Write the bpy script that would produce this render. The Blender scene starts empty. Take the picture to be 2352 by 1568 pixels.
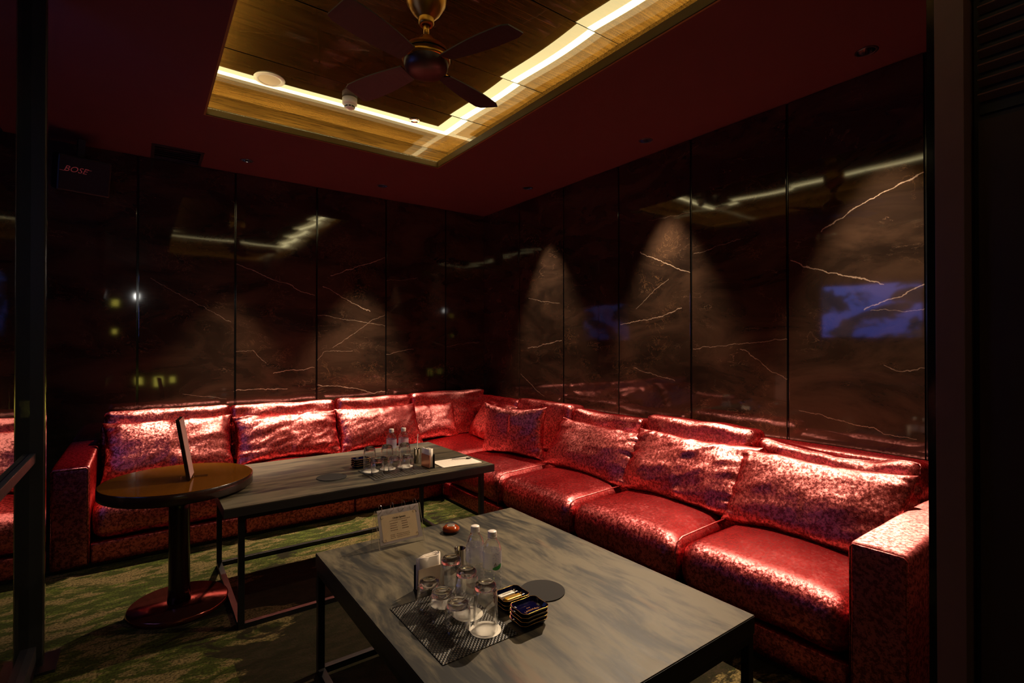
import bpy, bmesh, math, random
from mathutils import Vector, Matrix, noise
random.seed(7)
C = bpy.context.scene.collection
PI = math.pi

# ---------------------------------------------------------------- camera, world, exposure
YAW, PITCH = 0.6297, 0.006
fw = Vector((math.sin(YAW)*math.cos(PITCH), math.cos(YAW)*math.cos(PITCH), math.sin(PITCH)))
rt = Vector((math.cos(YAW), -math.sin(YAW), 0)); up = rt.cross(fw)
cam = bpy.data.objects.new('camera', bpy.data.cameras.new('camera')); C.objects.link(cam)
cam.data.sensor_width = 36; cam.data.lens = 17.853; cam.data.clip_start = 0.02; cam.data.clip_end = 60
m = Matrix((rt, up, -fw)).transposed().to_4x4(); m.translation = (0, 0, 1.35); cam.matrix_world = m
sc = bpy.context.scene; sc.camera = cam
w = bpy.data.worlds.new('world'); sc.world = w; w.use_nodes = True
w.node_tree.nodes['Background'].inputs[0].default_value = (0.5, 0.4, 0.45, 1)
w.node_tree.nodes['Background'].inputs[1].default_value = 0.0012
sc.view_settings.view_transform = 'Standard'; sc.view_settings.look = 'None'
sc.view_settings.gamma = 1; sc.view_settings.use_curve_mapping = False
sc.view_settings.exposure = 0.0
cy = sc.cycles
cy.use_denoising = True; cy.max_bounces = 10; cy.diffuse_bounces = 4; cy.glossy_bounces = 6
cy.transmission_bounces = 10; cy.transparent_max_bounces = 16; cy.sample_clamp_indirect = 4.0
cy.blur_glossy = 0.3

# light levels of the place
BEAM_W, FLOOD_W, LED_L, TV_L = 300.0, 130.0, 28.0, 6.0
WARM = (1.0, 0.77, 0.54)
DOWNLIGHTS = [  # x, y, beam aim, spill aim, beam W, spill W, wording
    (3.025, 1.036, (2.92, 1.00, 0.5), (1.15, 1.35, 0.4), 1.0, 0.9, 'recessed ceiling downlight nearest the door post, above the right arm of the sofa'),
    (3.025, 2.462, (2.92, 2.40, 0.5), (1.45, 1.60, 0.4), 1.0, 3.6, 'recessed ceiling downlight over the middle of the longer sofa run'),
    (3.020, 3.887, (2.92, 3.80, 0.5), (2.10, 3.40, 0.4), 0.9, 0.08, 'recessed ceiling downlight closest to the room corner by the marble wall'),
    (1.854, 4.653, (1.72, 4.45, 0.5), (1.20, 3.40, 0.5), 1.7, 0.27, 'recessed ceiling downlight over the back cushions behind the far table'),
    (0.695, 4.671, (0.55, 4.30, 0.3), (0.10, 3.90, 0.1), 1.5, 0.2, 'recessed ceiling downlight beside the black ceiling vent'),
]
def spot(name, loc, target, watts, size, blend, radius=0.02, col=WARM):
    l = bpy.data.lights.new(name, 'SPOT'); l.energy = watts; l.color = col
    l.spot_size = math.radians(size); l.spot_blend = blend; l.shadow_soft_size = radius
    o = bpy.data.objects.new(name, l); C.objects.link(o); o.location = loc
    o.rotation_euler = (Vector(target)-Vector(loc)).to_track_quat('-Z', 'Y').to_euler()
    return o
HC = 2.867
for x, y, tg, ts, kb, kf, _l in DOWNLIGHTS:
    spot('downlight_beam', (x, y, HC-0.004), tg, BEAM_W*kb, 56, 0.62)
    spot('downlight_spill', (x, y, HC-0.004), ts, FLOOD_W*kf, 88, 1.0, 0.012)

# ---------------------------------------------------------------- materials
def S(c):  # srgb 0..255 -> linear
    return tuple((v/255/12.92 if v/255 <= 0.04045 else ((v/255+0.055)/1.055)**2.4) for v in c)
class NT:
    def __init__(s, name):
        s.m = bpy.data.materials.new(name); s.m.use_nodes = True; s.t = s.m.node_tree
        s.t.nodes.clear(); s.out = s.t.nodes.new('ShaderNodeOutputMaterial')
    def n(s, typ, ins=None, **kw):
        nd = s.t.nodes.new('ShaderNode'+typ)
        for k, v in kw.items(): setattr(nd, k, v)
        for k, v in (ins or {}).items():
            i = nd.inputs[k]
            if isinstance(v, bpy.types.NodeSocket): s.t.links.new(v, i)
            else:
                if isinstance(v, tuple) and len(v) == 3 and i.type == 'RGBA': v = v+(1,)
                i.default_value = v
        return nd
    def M(s, op, a, b=0.0, c=0.0, clamp=False):
        nd = s.n('Math', {0: a, 1: b, 2: c}, operation=op); nd.use_clamp = clamp; return nd.outputs[0]
    def V(s, op, a, b=(0, 0, 0)):
        return s.n('VectorMath', {0: a, 1: b}, operation=op).outputs[0]
    def ss(s, v, a, b, lo=0.0, hi=1.0):
        return s.n('MapRange', {0: v, 1: a, 2: b, 3: lo, 4: hi}, interpolation_type='SMOOTHSTEP').outputs[0]
    def noise(s, vec, scale, detail=3, rough=0.5, dist=0.0, out=0):
        return s.n('TexNoise', {'Vector': vec, 'Scale': scale, 'Detail': detail, 'Roughness': rough, 'Distortion': dist}).outputs[out]
    def mix(s, f, a, b):
        nd = s.t.nodes.new('ShaderNodeMix'); nd.data_type = 'RGBA'
        for i, v in ((0, f), (6, a), (7, b)):
            if isinstance(v, bpy.types.NodeSocket): s.t.links.new(v, nd.inputs[i])
            else: nd.inputs[i].default_value = v if i == 0 else (v+(1,) if len(v) == 3 else v)
        return nd.outputs[2]
    def obj(s): return s.n('TexCoord').outputs['Object']
    def pos(s): return s.n('NewGeometry').outputs['Position']
    def scale(s, v, sx, sy, sz): return s.V('MULTIPLY', v, (sx, sy, sz))
    def done(s, sock):
        s.t.links.new(sock, s.out.inputs[0]); return s.m
    def prin(s, **k):
        mp = {'col': 'Base Color', 'rough': 'Roughness', 'metal': 'Metallic', 'ior': 'IOR', 'normal': 'Normal', 'coat': 'Coat Weight',
              'coatr': 'Coat Roughness', 'spec': 'Specular IOR Level', 'trans': 'Transmission Weight', 'em': 'Emission Color', 'ems': 'Emission Strength', 'alpha': 'Alpha'}
        return s.n('BsdfPrincipled', {mp[a]: b for a, b in k.items()}).outputs[0]

def simple(name, col, rough=0.5, metal=0.0, var=0.12, scale=40, **k):
    t = NT(name); p = t.obj(); n = t.noise(p, scale, 3)
    a = tuple(c*(1-var) for c in col); b = tuple(min(1, c*(1+var)) for c in col)
    r = t.M('MULTIPLY_ADD', n, 0.12, rough-0.06)
    return t.done(t.prin(col=t.mix(n, a, b), rough=r, metal=metal, **k))
def emitter(name, col, strength):
    t = NT(name); n = t.noise(t.obj(), 3.0, 1)
    c = t.mix(n, tuple(v*0.95 for v in col), col)
    return t.done(t.n('Emission', {0: c, 1: strength}).outputs[0])

def velvet(name, base, hi, k=1.0, sc_=1.0, lay=(0, 0, 0)):
    t = NT(name); p = t.obj()
    rnd = t.n('ObjectInfo').outputs['Random']
    p = t.V('ADD', p, t.n('CombineXYZ', {0: t.M('MULTIPLY', rnd, 7.0), 1: t.M('MULTIPLY', rnd, 13.0), 2: 0.0}).outputs[0])
    c1 = t.noise(p, 64*sc_, 8, 0.78, 0.1, out=1)
    d = t.V('SUBTRACT', c1, (0.5, 0.5, 0.5)); d = t.V('MULTIPLY', d, (7, 7, 7))
    d = t.V('MINIMUM', d, (1, 1, 1)); d = t.V('MAXIMUM', d, (-1, -1, -1))
    c2 = t.noise(p, 9*sc_, 3, 0.5, 0, out=1)
    d2 = t.V('MULTIPLY', t.V('SUBTRACT', c2, (0.5, 0.5, 0.5)), (0.26, 0.26, 0.26))
    nrm = t.V('ADD', t.n('NewGeometry').outputs['Normal'], lay)
    nn = t.V('NORMALIZE', t.V('ADD', nrm, t.V('ADD', t.V('MULTIPLY', d, (0.15*k, 0.15*k, 0.15*k)), d2)))
    msk = t.ss(t.noise(p, 64*sc_, 8, 0.78, 0.1), 0.45, 0.54)
    gcol = t.mix(msk, tuple(c*0.22 for c in hi), hi)
    dif = t.n('BsdfDiffuse', {0: t.mix(msk, base, tuple(c*2.0 for c in base)), 'Normal': nn}).outputs[0]
    g = t.n('BsdfAnisotropic', {'Color': gcol, 'Roughness': 0.47, 'Normal': nn}, distribution='BECKMANN').outputs[0]
    g2 = t.n('BsdfAnisotropic', {'Color': (hi[0]*0.12, hi[1]*0.07, hi[2]*0.07), 'Roughness': 0.62, 'Normal': nn}, distribution='BECKMANN').outputs[0]
    a = t.n('AddShader', {0: dif, 1: g}).outputs[0]
    return t.done(t.n('AddShader', {0: a, 1: g2}).outputs[0])

def polyline_mask(t, a, b, line, width, wob):
    """soft mask near a polyline in the plane (a, b)"""
    res = None
    for (x0, y0), (x1, y1) in zip(line[:-1], line[1:]):
        L = math.hypot(x1-x0, y1-y0); ux, uy = (x1-x0)/L, (y1-y0)/L
        # across = (a-x0)*(-uy)+(b-y0)*ux ; along = (a-x0)*ux+(b-y0)*uy
        ac = t.M('MULTIPLY_ADD', a, -uy, x0*uy-y0*ux); ac = t.M('MULTIPLY_ADD', b, ux, ac); ac = t.M('ABSOLUTE', t.M('ADD', ac, wob))
        al = t.M('MULTIPLY_ADD', a, ux, -x0*ux-y0*uy); al = t.M('MULTIPLY_ADD', b, uy, al)
        out = t.M('ABSOLUTE', t.M('SUBTRACT', al, L/2)); out = t.M('MAXIMUM', t.M('SUBTRACT', out, L/2), 0.0)
        dd = t.M('ADD', ac, out); mk = t.M('SUBTRACT', 1.0, t.M('DIVIDE', dd, width), clamp=True)
        res = mk if res is None else t.M('MAXIMUM', res, mk)
    return res
RV= [[(1.361, 2.028), (1.103, 2.163), (0.86, 2.246)], [(2.72, 2.097), (2.548, 2.003), (2.254, 1.887)], [(2.931, 1.527), (2.508, 1.567), (2.33, 1.628)], [(4.209, 1.309), (3.675, 1.392)], [(1.537, 1.869), (1.268, 1.753), (1.043, 1.68)], [(1.136, 1.543), (0.862, 1.66)], [(1.045, 1.234), (0.928, 1.208), (0.864, 1.224)], [(1.488, 0.945), (1.193, 0.895), (0.902, 0.852)], [(4.194, 1.829), (3.706, 1.747)], [(1.867, 1.323), (1.566, 1.128)], [(2.632, 2.335), (2.253, 2.328)], [(2.221, 2.011), (1.865, 2.066)], [(2.766, 1.646), (2.446, 1.856)], [(2.79, 1.156), (2.389, 1.072)], [(4.338, 1.029), (3.938, 0.829)], [(1.105, 1.534), (0.863, 1.532)], [(2.23, 1.321), (1.552, 1.385)]]
BV= [[(1.415, 1.915), (1.661, 1.788), (1.884, 1.688)], [(1.49, 2.018), (2.046, 2.248)], [(0.661, 2.06), (1.017, 1.936), (1.334, 1.813)], [(1.36, 0.957), (1.662, 0.929), (1.931, 0.849), (2.044, 0.87)], [(0.654, 0.94), (1.094, 0.949)], [(0.974, 1.091), (1.336, 1.125)], [(1.359, 1.639), (2.043, 1.545)], [(1.512, 1.312), (1.907, 1.6), (2.042, 1.663)], [(0.052, 1.883), (0.337, 1.721), (0.628, 1.545)], [(1.36, 1.187), (1.429, 1.278), (1.705, 1.285)], [(2.052, 1.241), (2.367, 1.308)], [(2.771, 1.326), (3.199, 1.381)], [(2.051, 2.013), (2.417, 2.063)], [(0.663, 1.285), (0.801, 1.295), (0.909, 1.176)], [(0.277, 0.935), (0.597, 0.879)], [(2.053, 0.833), (2.218, 0.778)]]

def marble(name, axis, veins):
    t = NT(name); p = t.pos()
    xyz = t.n('SeparateXYZ', {0: p}).outputs
    a = xyz[axis]; b = xyz[2]
    st = t.scale(p, 1, 1, 2.3)
    cloud = t.noise(st, 1.6, 6, 0.62, 0.8)
    col = t.mix(t.ss(cloud, 0.3, 0.72), S((33, 24, 19)), S((66, 49, 37)))
    wob = t.M('MULTIPLY_ADD', t.noise(p, 9, 4, 0.6), 0.06, -0.03)
    fine = t.noise(t.V('ADD', st, (3.1, 7.7, 1.3)), 2.1, 9, 0.62, 0.55)
    r1 = t.M('SUBTRACT', 1.0, t.ss(t.M('ABSOLUTE', t.M('SUBTRACT', fine, 0.5)), 0.0, 0.0035))
    brk = t.ss(t.noise(p, 3.3, 2), 0.50, 0.68)
    r1 = t.M('MULTIPLY', r1, brk)
    fine2 = t.noise(t.V('ADD', t.scale(p, 1, 1, 1.2), (9, 2, 4)), 7.0, 8, 0.7, 1.4)
    r2 = t.M('SUBTRACT', 1.0, t.ss(t.M('ABSOLUTE', t.M('SUBTRACT', fine2, 0.5)), 0.0, 0.006))
    r2 = t.M('MULTIPLY', r2, t.ss(t.noise(p, 2.1, 3, 0.6), 0.56, 0.66))
    col = t.mix(t.M('MULTIPLY', r1, 0.5), col, S((150, 118, 92)))
    col = t.mix(t.M('MULTIPLY', r2, 0.6), col, S((160, 120, 80)))
    hv = None
    for i, l in enumerate(veins):
        mk = t.M('MULTIPLY', polyline_mask(t, a, b, l, 0.0042 if i < 6 else 0.0030, wob), 0.62 if i < 6 else 0.35)
        hv = mk if hv is None else t.M('MAXIMUM', hv, mk)
    col = t.mix(t.M('MULTIPLY', hv, t.ss(t.noise(p, 14, 3), 0.25, 0.55, 0.45, 1.0)), col, S((226, 196, 168)))
    wave = t.n('Bump', {'Strength': 0.05, 'Distance': 0.02, 'Height': t.noise(p, 2.2, 1)}).outputs[0]
    return t.done(t.prin(col=col, rough=0.045, ior=1.58, normal=wave))

def stone_top(name, along):
    t = NT(name); p = t.obj()
    st = t.scale(p, 1.0, 0.20, 1) if along == 'y' else t.scale(p, 0.16, 1.0, 1)
    st = t.V('ADD', st, t.V('MULTIPLY', t.noise(p, 2.2, 2, 0.5, 0, out=1), (0.13, 0.06, 0)) if along == 'y' else t.V('MULTIPLY', t.noise(p, 2.2, 2, 0.5, 0, out=1), (0.06, 0.10, 0)))
    n1 = t.noise(st, 11.0, 6, 0.6, 0.2); n2 = t.noise(st, 34.0, 4, 0.6)
    rust = t.ss(t.noise(t.V('ADD', st, (5, 2, 1)), 5.0, 4, 0.6), 0.60, 0.74)
    v = t.M('MULTIPLY_ADD', n2, 0.38, t.M('MULTIPLY', n1, 0.72))
    col = t.mix(t.ss(v, 0.44, 0.66), S((18, 17, 14)), S((98, 88, 66)))
    col = t.mix(t.M('MULTIPLY', rust, 0.75), col, S((124, 78, 38)))
    return t.done(t.prin(col=col, rough=t.M('MULTIPLY_ADD', n2, 0.15, 0.46), ior=1.4))

def carpet():
    t = NT('mossy green and umber tufted carpet'); p = t.pos()
    st = t.scale(p, 0.55, 1.3, 1)
    big = t.noise(st, 3.2, 6, 0.68, 0.7)
    fine = t.noise(p, 95, 3, 0.7); med = t.noise(st, 15, 6, 0.7, 0.4)
    green = t.mix(t.ss(med, 0.45, 0.58), S((56, 66, 20)), S((90, 102, 34)))
    green = t.mix(t.ss(t.M('MULTIPLY_ADD', med, 0.5, t.M('MULTIPLY', big, 0.6)), 0.54, 0.60), green, S((134, 114, 72)))
    dark = t.mix(t.ss(med, 0.45, 0.6), S((20, 15, 11)), S((46, 33, 26)))
    tiles = t.n('TexBrick', {'Vector': t.V('ADD', p, (0.18, 0.06, 0)), 'Scale': 1.0, 'Mortar Size': 0.0, 'Brick Width': 1.0, 'Row Height': 0.5, 'Color1': (0, 0, 0), 'Color2': (1, 1, 1)}).outputs[0]
    tv = t.M('MULTIPLY_ADD', t.n('SeparateColor', {0: tiles}).outputs[0], 0.12, big)
    y = t.n('SeparateXYZ', {0: p}).outputs[1]; x = t.n('SeparateXYZ', {0: p}).outputs[0]
    reg = t.M('ADD', t.M('MULTIPLY', t.ss(y, 3.05, 3.6), 0.26), t.M('MULTIPLY', t.ss(x, 0.05, 0.75), -0.2))
    sel = t.ss(t.M('ADD', tv, reg), 0.46, 0.50)
    col = t.mix(sel, dark, green)
    col = t.mix(t.ss(fine, 0.3, 0.62, 0.0, 0.55), tuple(c*0.2 for c in S((70, 66, 30))), col)
    bmp = t.n('Bump', {'Strength': 0.7, 'Distance': 0.004, 'Height': fine}).outputs[0]
    return t.done(t.prin(col=col, rough=0.95, spec=0.1, normal=bmp))

def veneer():
    t = NT('lacquered walnut veneer'); p = t.obj()
    st = t.scale(p, 0.5, 16, 16)
    n = t.noise(st, 7.0, 5, 0.6, 0.15); n2 = t.noise(t.scale(p, 1.0, 60, 60), 9, 3, 0.6)
    col = t.mix(t.ss(n, 0.32, 0.68), S((48, 32, 11)), S((76, 53, 21)))
    col = t.mix(t.M('MULTIPLY', t.ss(n2, 0.5, 0.7), 0.4), col, S((84, 48, 18)))
    return t.done(t.prin(col=col, rough=0.03, ior=1.65))

def weave(name, sx, sy):
    t = NT(name); p = t.obj(); xyz = t.n('SeparateXYZ', {0: p}).outputs
    k = PI/0.0065
    a = t.M('SINE', t.M('MULTIPLY', xyz[0], k*sx)); b = t.M('SINE', t.M('MULTIPLY', xyz[1], k*sy))
    pr = t.M('MULTIPLY', a, b)
    msk = t.ss(pr, 0.45, 0.75)
    col = t.mix(msk, S((9, 8, 8)), S((120, 110, 90)))
    bmp = t.n('Bump', {'Strength': 0.8, 'Distance': 0.0012, 'Height': pr}).outputs[0]
    return t.done(t.prin(col=col, rough=0.42, normal=bmp))

def clear(name, tint=(1, 1, 1), fac=0.5, ior=1.45, rough=0.0):
    t = NT(name)
    tr = t.n('BsdfTransparent', {0: tint}).outputs[0]
    n = t.noise(t.obj(), 12, 2)
    g = t.n('BsdfGlass', {0: tint, 'Roughness': t.M('MULTIPLY', n, rough), 'IOR': ior}).outputs[0]
    return t.done(t.n('MixShader', {0: fac, 1: tr, 2: g}).outputs[0])
def pane(name, tint, f0=0.06, gain=0.95, rough=0.02, power=4.0):
    """thin clear sheet: see through face on, mirror like at a grazing angle"""
    t = NT(name); fc = t.n('LayerWeight', {'Blend': 0.5}).outputs['Facing']
    fac = t.M('MULTIPLY_ADD', t.M('POWER', fc, power), gain, f0, clamp=True)
    dk = t.M('POWER', fc, 5.0)
    tr = t.n('BsdfTransparent', {0: t.mix(dk, tint, tuple(c*0.25 for c in tint))}).outputs[0]
    g = t.n('BsdfAnisotropic', {'Color': (0.95, 0.95, 0.95), 'Roughness': t.M('MULTIPLY', t.noise(t.obj(), 2, 1), rough)}).outputs[0]
    return t.done(t.n('MixShader', {0: fac, 1: tr, 2: g}).outputs[0])
def printed(name, bars=True):
    """thin clear wrap with rows of small blue-grey print"""
    t = NT(name); uv = t.n('SeparateXYZ', {0: t.obj()}).outputs
    ang = t.M('ARCTAN2', uv[1], uv[0])
    rows = t.ss(t.M('SINE', t.M('MULTIPLY', uv[2], 2*PI/0.0058)), 0.0, 0.4)
    cv = t.n('CombineXYZ', {0: t.M('MULTIPLY', ang, 9.0), 1: t.M('MULTIPLY', t.M('FLOOR', t.M('DIVIDE', uv[2], 0.0058)), 3.7), 2: 0.0}).outputs[0]
    word = t.ss(t.noise(cv, 3.0, 3, 0.8), 0.46, 0.52)
    blk = t.ss(t.M('SINE', t.M('MULTIPLY', ang, 3.0)), -0.25, -0.1)
    ink = t.M('MULTIPLY', t.M('MULTIPLY', rows, word), blk)
    col = t.mix(ink, S((226, 224, 232)), S((70, 72, 140)))
    al = t.M('MULTIPLY_ADD', ink, 0.5, 0.34)
    return t.done(t.prin(col=col, rough=0.35, alpha=al))
def screen_mat():
    t = NT('television picture of an icy blue seascape'); p = t.obj()
    xyz = t.n('SeparateXYZ', {0: p}).outputs
    rock = t.ss(t.noise(t.scale(p, 1, 1, 1.8), 2.4, 5, 0.55, 0.4), 0.47, 0.54)
    sky = t.mix(t.ss(xyz[2], -0.4, 0.4), (0.10, 0.14, 0.62), (0.16, 0.24, 0.85))
    col = t.mix(rock, sky, (0.03, 0.04, 0.07))
    return t.done(t.n('Emission', {0: col, 1: TV_L}).outputs[0])

M_VELVET = velvet('crushed red velvet', (0.042, 0.0009, 0.0013), (0.64, 0.225, 0.215))
M_VELVET2 = velvet('crushed red velvet of the seats', (0.030, 0.0006, 0.0009), (0.54, 0.145, 0.145), 1.25, 1.0, (0.13, 0.10, 0))
M_VELVET3 = velvet('crushed red velvet of the arms', (0.040, 0.0009, 0.0012), (0.56, 0.18, 0.175), 0.8, 1.0, (-0.42, -0.22, 0))
M_BACKWALL = marble('dark brown veined marble of the back wall', 0, BV)
M_RIGHTWALL = marble('dark brown veined marble of the side wall', 1, RV)
M_BLACKGLOSS = simple('glossy black metal strip', (0.006, 0.006, 0.006), 0.12, 0.0)
M_BLACK = simple('matt black paint', (0.010, 0.009, 0.009), 0.5)
M_CEIL = simple('maroon ceiling paint', S((66, 28, 22)), 0.75, scale=8)
M_OLIVE = simple('ochre painted fascia', S((120, 104, 42)), 0.5, scale=12)
M_TROUGH = simple('cream painted cove trough', S((245, 228, 180)), 0.7)
M_VENEER = veneer()
M_LED = emitter('warm lit strip', (1.0, 0.84, 0.42), LED_L)
M_LED2 = emitter('warm lit strip, dimmer inner cover', (1.0, 0.80, 0.36), LED_L*0.30)
M_CARPET = carpet()
M_FRAME = simple('black powder coated steel', (0.012, 0.011, 0.011), 0.34, 0.3)
M_PARTITION = simple('black partition frame', (0.005, 0.0045, 0.0045), 0.5)
M_DARKWOOD = simple('very dark stained wood', S((62, 40, 30)), 0.38, scale=20)
M_TOPY = stone_top('clouded grey brown laminate along the depth', 'y')
M_TOPX = stone_top('clouded grey brown laminate along the width', 'x')
M_EDGE = simple('dark table edging', S((34, 30, 28)), 0.4)
M_MUSTARD = simple('mustard lacquer', S((112, 64, 10)), 0.10, var=0.05, scale=6)
M_DARKLAC = simple('dark brown lacquer', S((40, 22, 16)), 0.22)
M_BASELAC = simple('dark red brown polished metal', S((120, 62, 52)), 0.16, 0.85)
M_BRASS = simple('antique brass', S((190, 142, 60)), 0.36, 1.0)
M_STEEL = simple('polished steel', S((200, 190, 180)), 0.12, 1.0)
M_WHITEPL = simple('white plastic', S((225, 214, 204)), 0.4, var=0.04)
M_CAP = simple('white screw cap', S((240, 228, 216)), 0.35, var=0.03)
M_PAPER = simple('white paper', S((238, 224, 206)), 0.8, var=0.05, scale=200)
M_GREYPAPER = simple('grey card page', S((176, 164, 160)), 0.6, var=0.04)
M_PARCH = simple('mottled parchment', S((222, 196, 156)), 0.7, var=0.10, scale=25)
M_INK = simple('dark printing ink', S((60, 44, 36)), 0.6)
M_INK2 = simple('faded brown printing ink', S((130, 102, 78)), 0.6)
M_GOLD = simple('gilt rim', S((226, 176, 92)), 0.22, 1.0)
M_GOLDINK = simple('gold lettering', S((190, 132, 80)), 0.35, 0.4)
M_NAVY = simple('navy glazed ceramic', S((8, 7, 42)), 0.07, var=0.1)
M_FELT = simple('black felt', S((30, 26, 23)), 0.9, var=0.25, scale=300)
M_ORANGE = simple('glossy orange wood', S((140, 54, 13)), 0.12, var=0.25, scale=18)
M_GREYBTN = simple('grey button', S((120, 110, 100)), 0.3)
M_COASTER = simple('white paper coaster', S((244, 236, 218)), 0.75, var=0.02)
M_GLASS = pane('clear drinking glass', (0.985, 0.985, 0.985), 0.06, 0.9, 0.008, 3.4)
M_GLASSBASE = clear('thick glass base', (1, 1, 1), 0.92)
M_PET = pane('clear bottle plastic', (0.95, 0.955, 0.97), 0.06, 0.7, 0.12, 2.4)
M_ACRYL = pane('clear acrylic sheet', (0.98, 0.98, 0.98), 0.05, 0.8, 0.02, 3.0)
M_EDGECLEAR = simple('pale polished sheet edge', S((200, 180, 150)), 0.2)
M_LABEL = printed('printed bottle wrap')
M_PANE = pane('tinted door glass', (0.75, 0.75, 0.8), 0.08, 0.92, 0.01, 4.0)
M_WHITELT = simple('white lighter plastic', S((235, 228, 210)), 0.25)
M_GOLDLT = simple('gold lighter plastic', S((214, 158, 50)), 0.25, 0.3)
M_GREEN = simple('green print', S((40, 140, 60)), 0.5)
M_COPPER = simple('brushed copper holder', S((200, 132, 100)), 0.3, 0.6)
M_TVBODY = simple('black television casing', (0.01, 0.01, 0.01), 0.4)
M_TVSCREEN = screen_mat()
M_REDLOGO = simple('reddish logo print', S((255, 150, 130)), 0.5)
M_WALLDARK = simple('dark corridor wall paint', S((34, 26, 24)), 0.5)
M_WAX = emitter('amber lamp shade', (0.80, 0.68, 0.10), 5.0)
M_WHITEBULB = emitter('white lamp globe', (1.0, 0.97, 0.9), 60.0)
M_LAMPLENS = emitter('lit downlight lens', (1.0, 0.8, 0.6), 1.2)
M_REFL = simple('ribbed chrome reflector', S((190, 180, 175)), 0.14, 1.0)

# ---------------------------------------------------------------- mesh helpers
def link(name, bm, mat, parent=None, smooth=False, loc=None, mesh=None):
    if mesh is None:
        mesh = bpy.data.meshes.new(name); bm.to_mesh(mesh); bm.free()
        if mat: mesh.materials.append(mat)
        if smooth:
            for p in mesh.polygons: p.use_smooth = True
    o = bpy.data.objects.new(name, mesh); C.objects.link(o)
    if parent: o.parent = parent
    if loc: o.location = loc
    return o
def tag(o, label=None, cat=None, group=None, kind=None):
    if label: o['label'] = label
    if cat: o['category'] = cat
    if group: o['group'] = group
    if kind: o['kind'] = kind
    return o
def empty(name, loc, label, cat, group=None, rz=0.0):
    o = bpy.data.objects.new(name, None); C.objects.link(o); o.location = loc; o.rotation_euler = (0, 0, rz)
    o.empty_display_size = 0.05
    return tag(o, label, cat, group)
def bx(bm, x0, y0, z0, x1, y1, z1, bev=0.0):
    g = bmesh.ops.create_cube(bm, size=1)['verts']
    bmesh.ops.scale(bm, vec=(x1-x0, y1-y0, z1-z0), verts=g)
    bmesh.ops.translate(bm, vec=((x0+x1)/2, (y0+y1)/2, (z0+z1)/2), verts=g)
    if bev:
        es = list({e for v in g for e in v.link_edges})
        bmesh.ops.bevel(bm, geom=es, offset=bev, segments=2, affect='EDGES', profile=0.6)
def box(x0, y0, z0, x1, y1, z1, bev=0.0):
    bm = bmesh.new(); bx(bm, x0, y0, z0, x1, y1, z1, bev); return bm
def lathe(prof, n=40, closed=False):
    bm = bmesh.new(); rings = []
    for r, z in prof:
        if r < 1e-6: rings.append([bm.verts.new((0, 0, z))])
        else: rings.append([bm.verts.new((r*math.cos(2*PI*i/n), r*math.sin(2*PI*i/n), z)) for i in range(n)])
    pr = list(zip(rings[:-1], rings[1:]))
    if closed: pr.append((rings[-1], rings[0]))
    for a, b in pr:
        if len(a) == 1 and len(b) == 1: continue
        for i in range(n):
            j = (i+1) % n
            if len(a) == 1: bm.faces.new((a[0], b[i], b[j]))
            elif len(b) == 1: bm.faces.new((a[i], b[0], a[j]))
            else: bm.faces.new((a[i], b[i], b[j], a[j]))
    bmesh.ops.recalc_face_normals(bm, faces=bm.faces); return bm
def tube(pts, r, n=8, cyc=False):
    bm = bmesh.new(); rings = []; P = [Vector(p) for p in pts]; N = len(P)
    up0 = Vector((0, 0, 1))
    for i, p in enumerate(P):
        a = P[(i-1) % N] if (cyc or i > 0) else p; b = P[(i+1) % N] if (cyc or i < N-1) else p
        d = (b-a).normalized(); u = d.cross(up0)
        if u.length < 1e-3: u = d.cross(Vector((1, 0, 0)))
        u.normalize(); v = d.cross(u)
        rings.append([bm.verts.new(p+(u*math.cos(2*PI*k/n)+v*math.sin(2*PI*k/n))*r) for k in range(n)])
    rng = range(N if cyc else N-1)
    for i in rng:
        A, B = rings[i], rings[(i+1) % N]
        for k in range(n): bm.faces.new((A[k], A[(k+1) % n], B[(k+1) % n], B[k]))
    if not cyc:
        bm.faces.new(rings[0]); bm.faces.new(rings[-1][::-1])
    bmesh.ops.recalc_face_normals(bm, faces=bm.faces); return bm
def rounded(sx, sy, sz, r, n=(24, 24, 8), crown=0.0, fn=None):
    """box with rounded edges, full sizes sx sy sz, centred; crown lifts the top"""
    bm = bmesh.new(); V = {}
    def vert(i, j, k):
        key = (i, j, k)
        if key in V: return V[key]
        def st(q, m): return math.sin((q/m-0.5)*PI)*0.5   # denser near the edges
        p = Vector((st(i, n[0])*sx, st(j, n[1])*sy, st(k, n[2])*sz))
        h = Vector((sx/2-r, sy/2-r, sz/2-r))
        c = Vector([max(-h[a], min(h[a], p[a])) for a in range(3)])
        d = p-c
        # push onto the rounded surface
        on = [abs(abs(p[a])-(sx, sy, sz)[a]/2) < 1e-6 for a in range(3)]
        if d.length > 1e-9: p = c+d.normalized()*r
        u, v = p.x/(sx/2), p.y/(sy/2)
        if crown and p.z > 0: p.z += crown*(1-u*u)*(1-v*v)*(p.z/(sz/2))
        if fn: p = fn(p)
        V[key] = bm.verts.new(p); return V[key]
    for a, b, c in ((0, 1, 2), (1, 2, 0), (2, 0, 1)):
        for s in (0, n[c]):
            for i in range(n[a]):
                for j in range(n[b]):
                    q = []
                    for di, dj in ((0, 0), (1, 0), (1, 1), (0, 1)):
                        k = [0, 0, 0]; k[a] = i+di; k[b] = j+dj; k[c] = s; q.append(vert(*k))
                    if s == 0: q.reverse()
                    bm.faces.new(q)
    bmesh.ops.recalc_face_normals(bm, faces=bm.faces); return bm
def nz(x, y, z): return noise.noise(Vector((x, y, z)))
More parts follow.
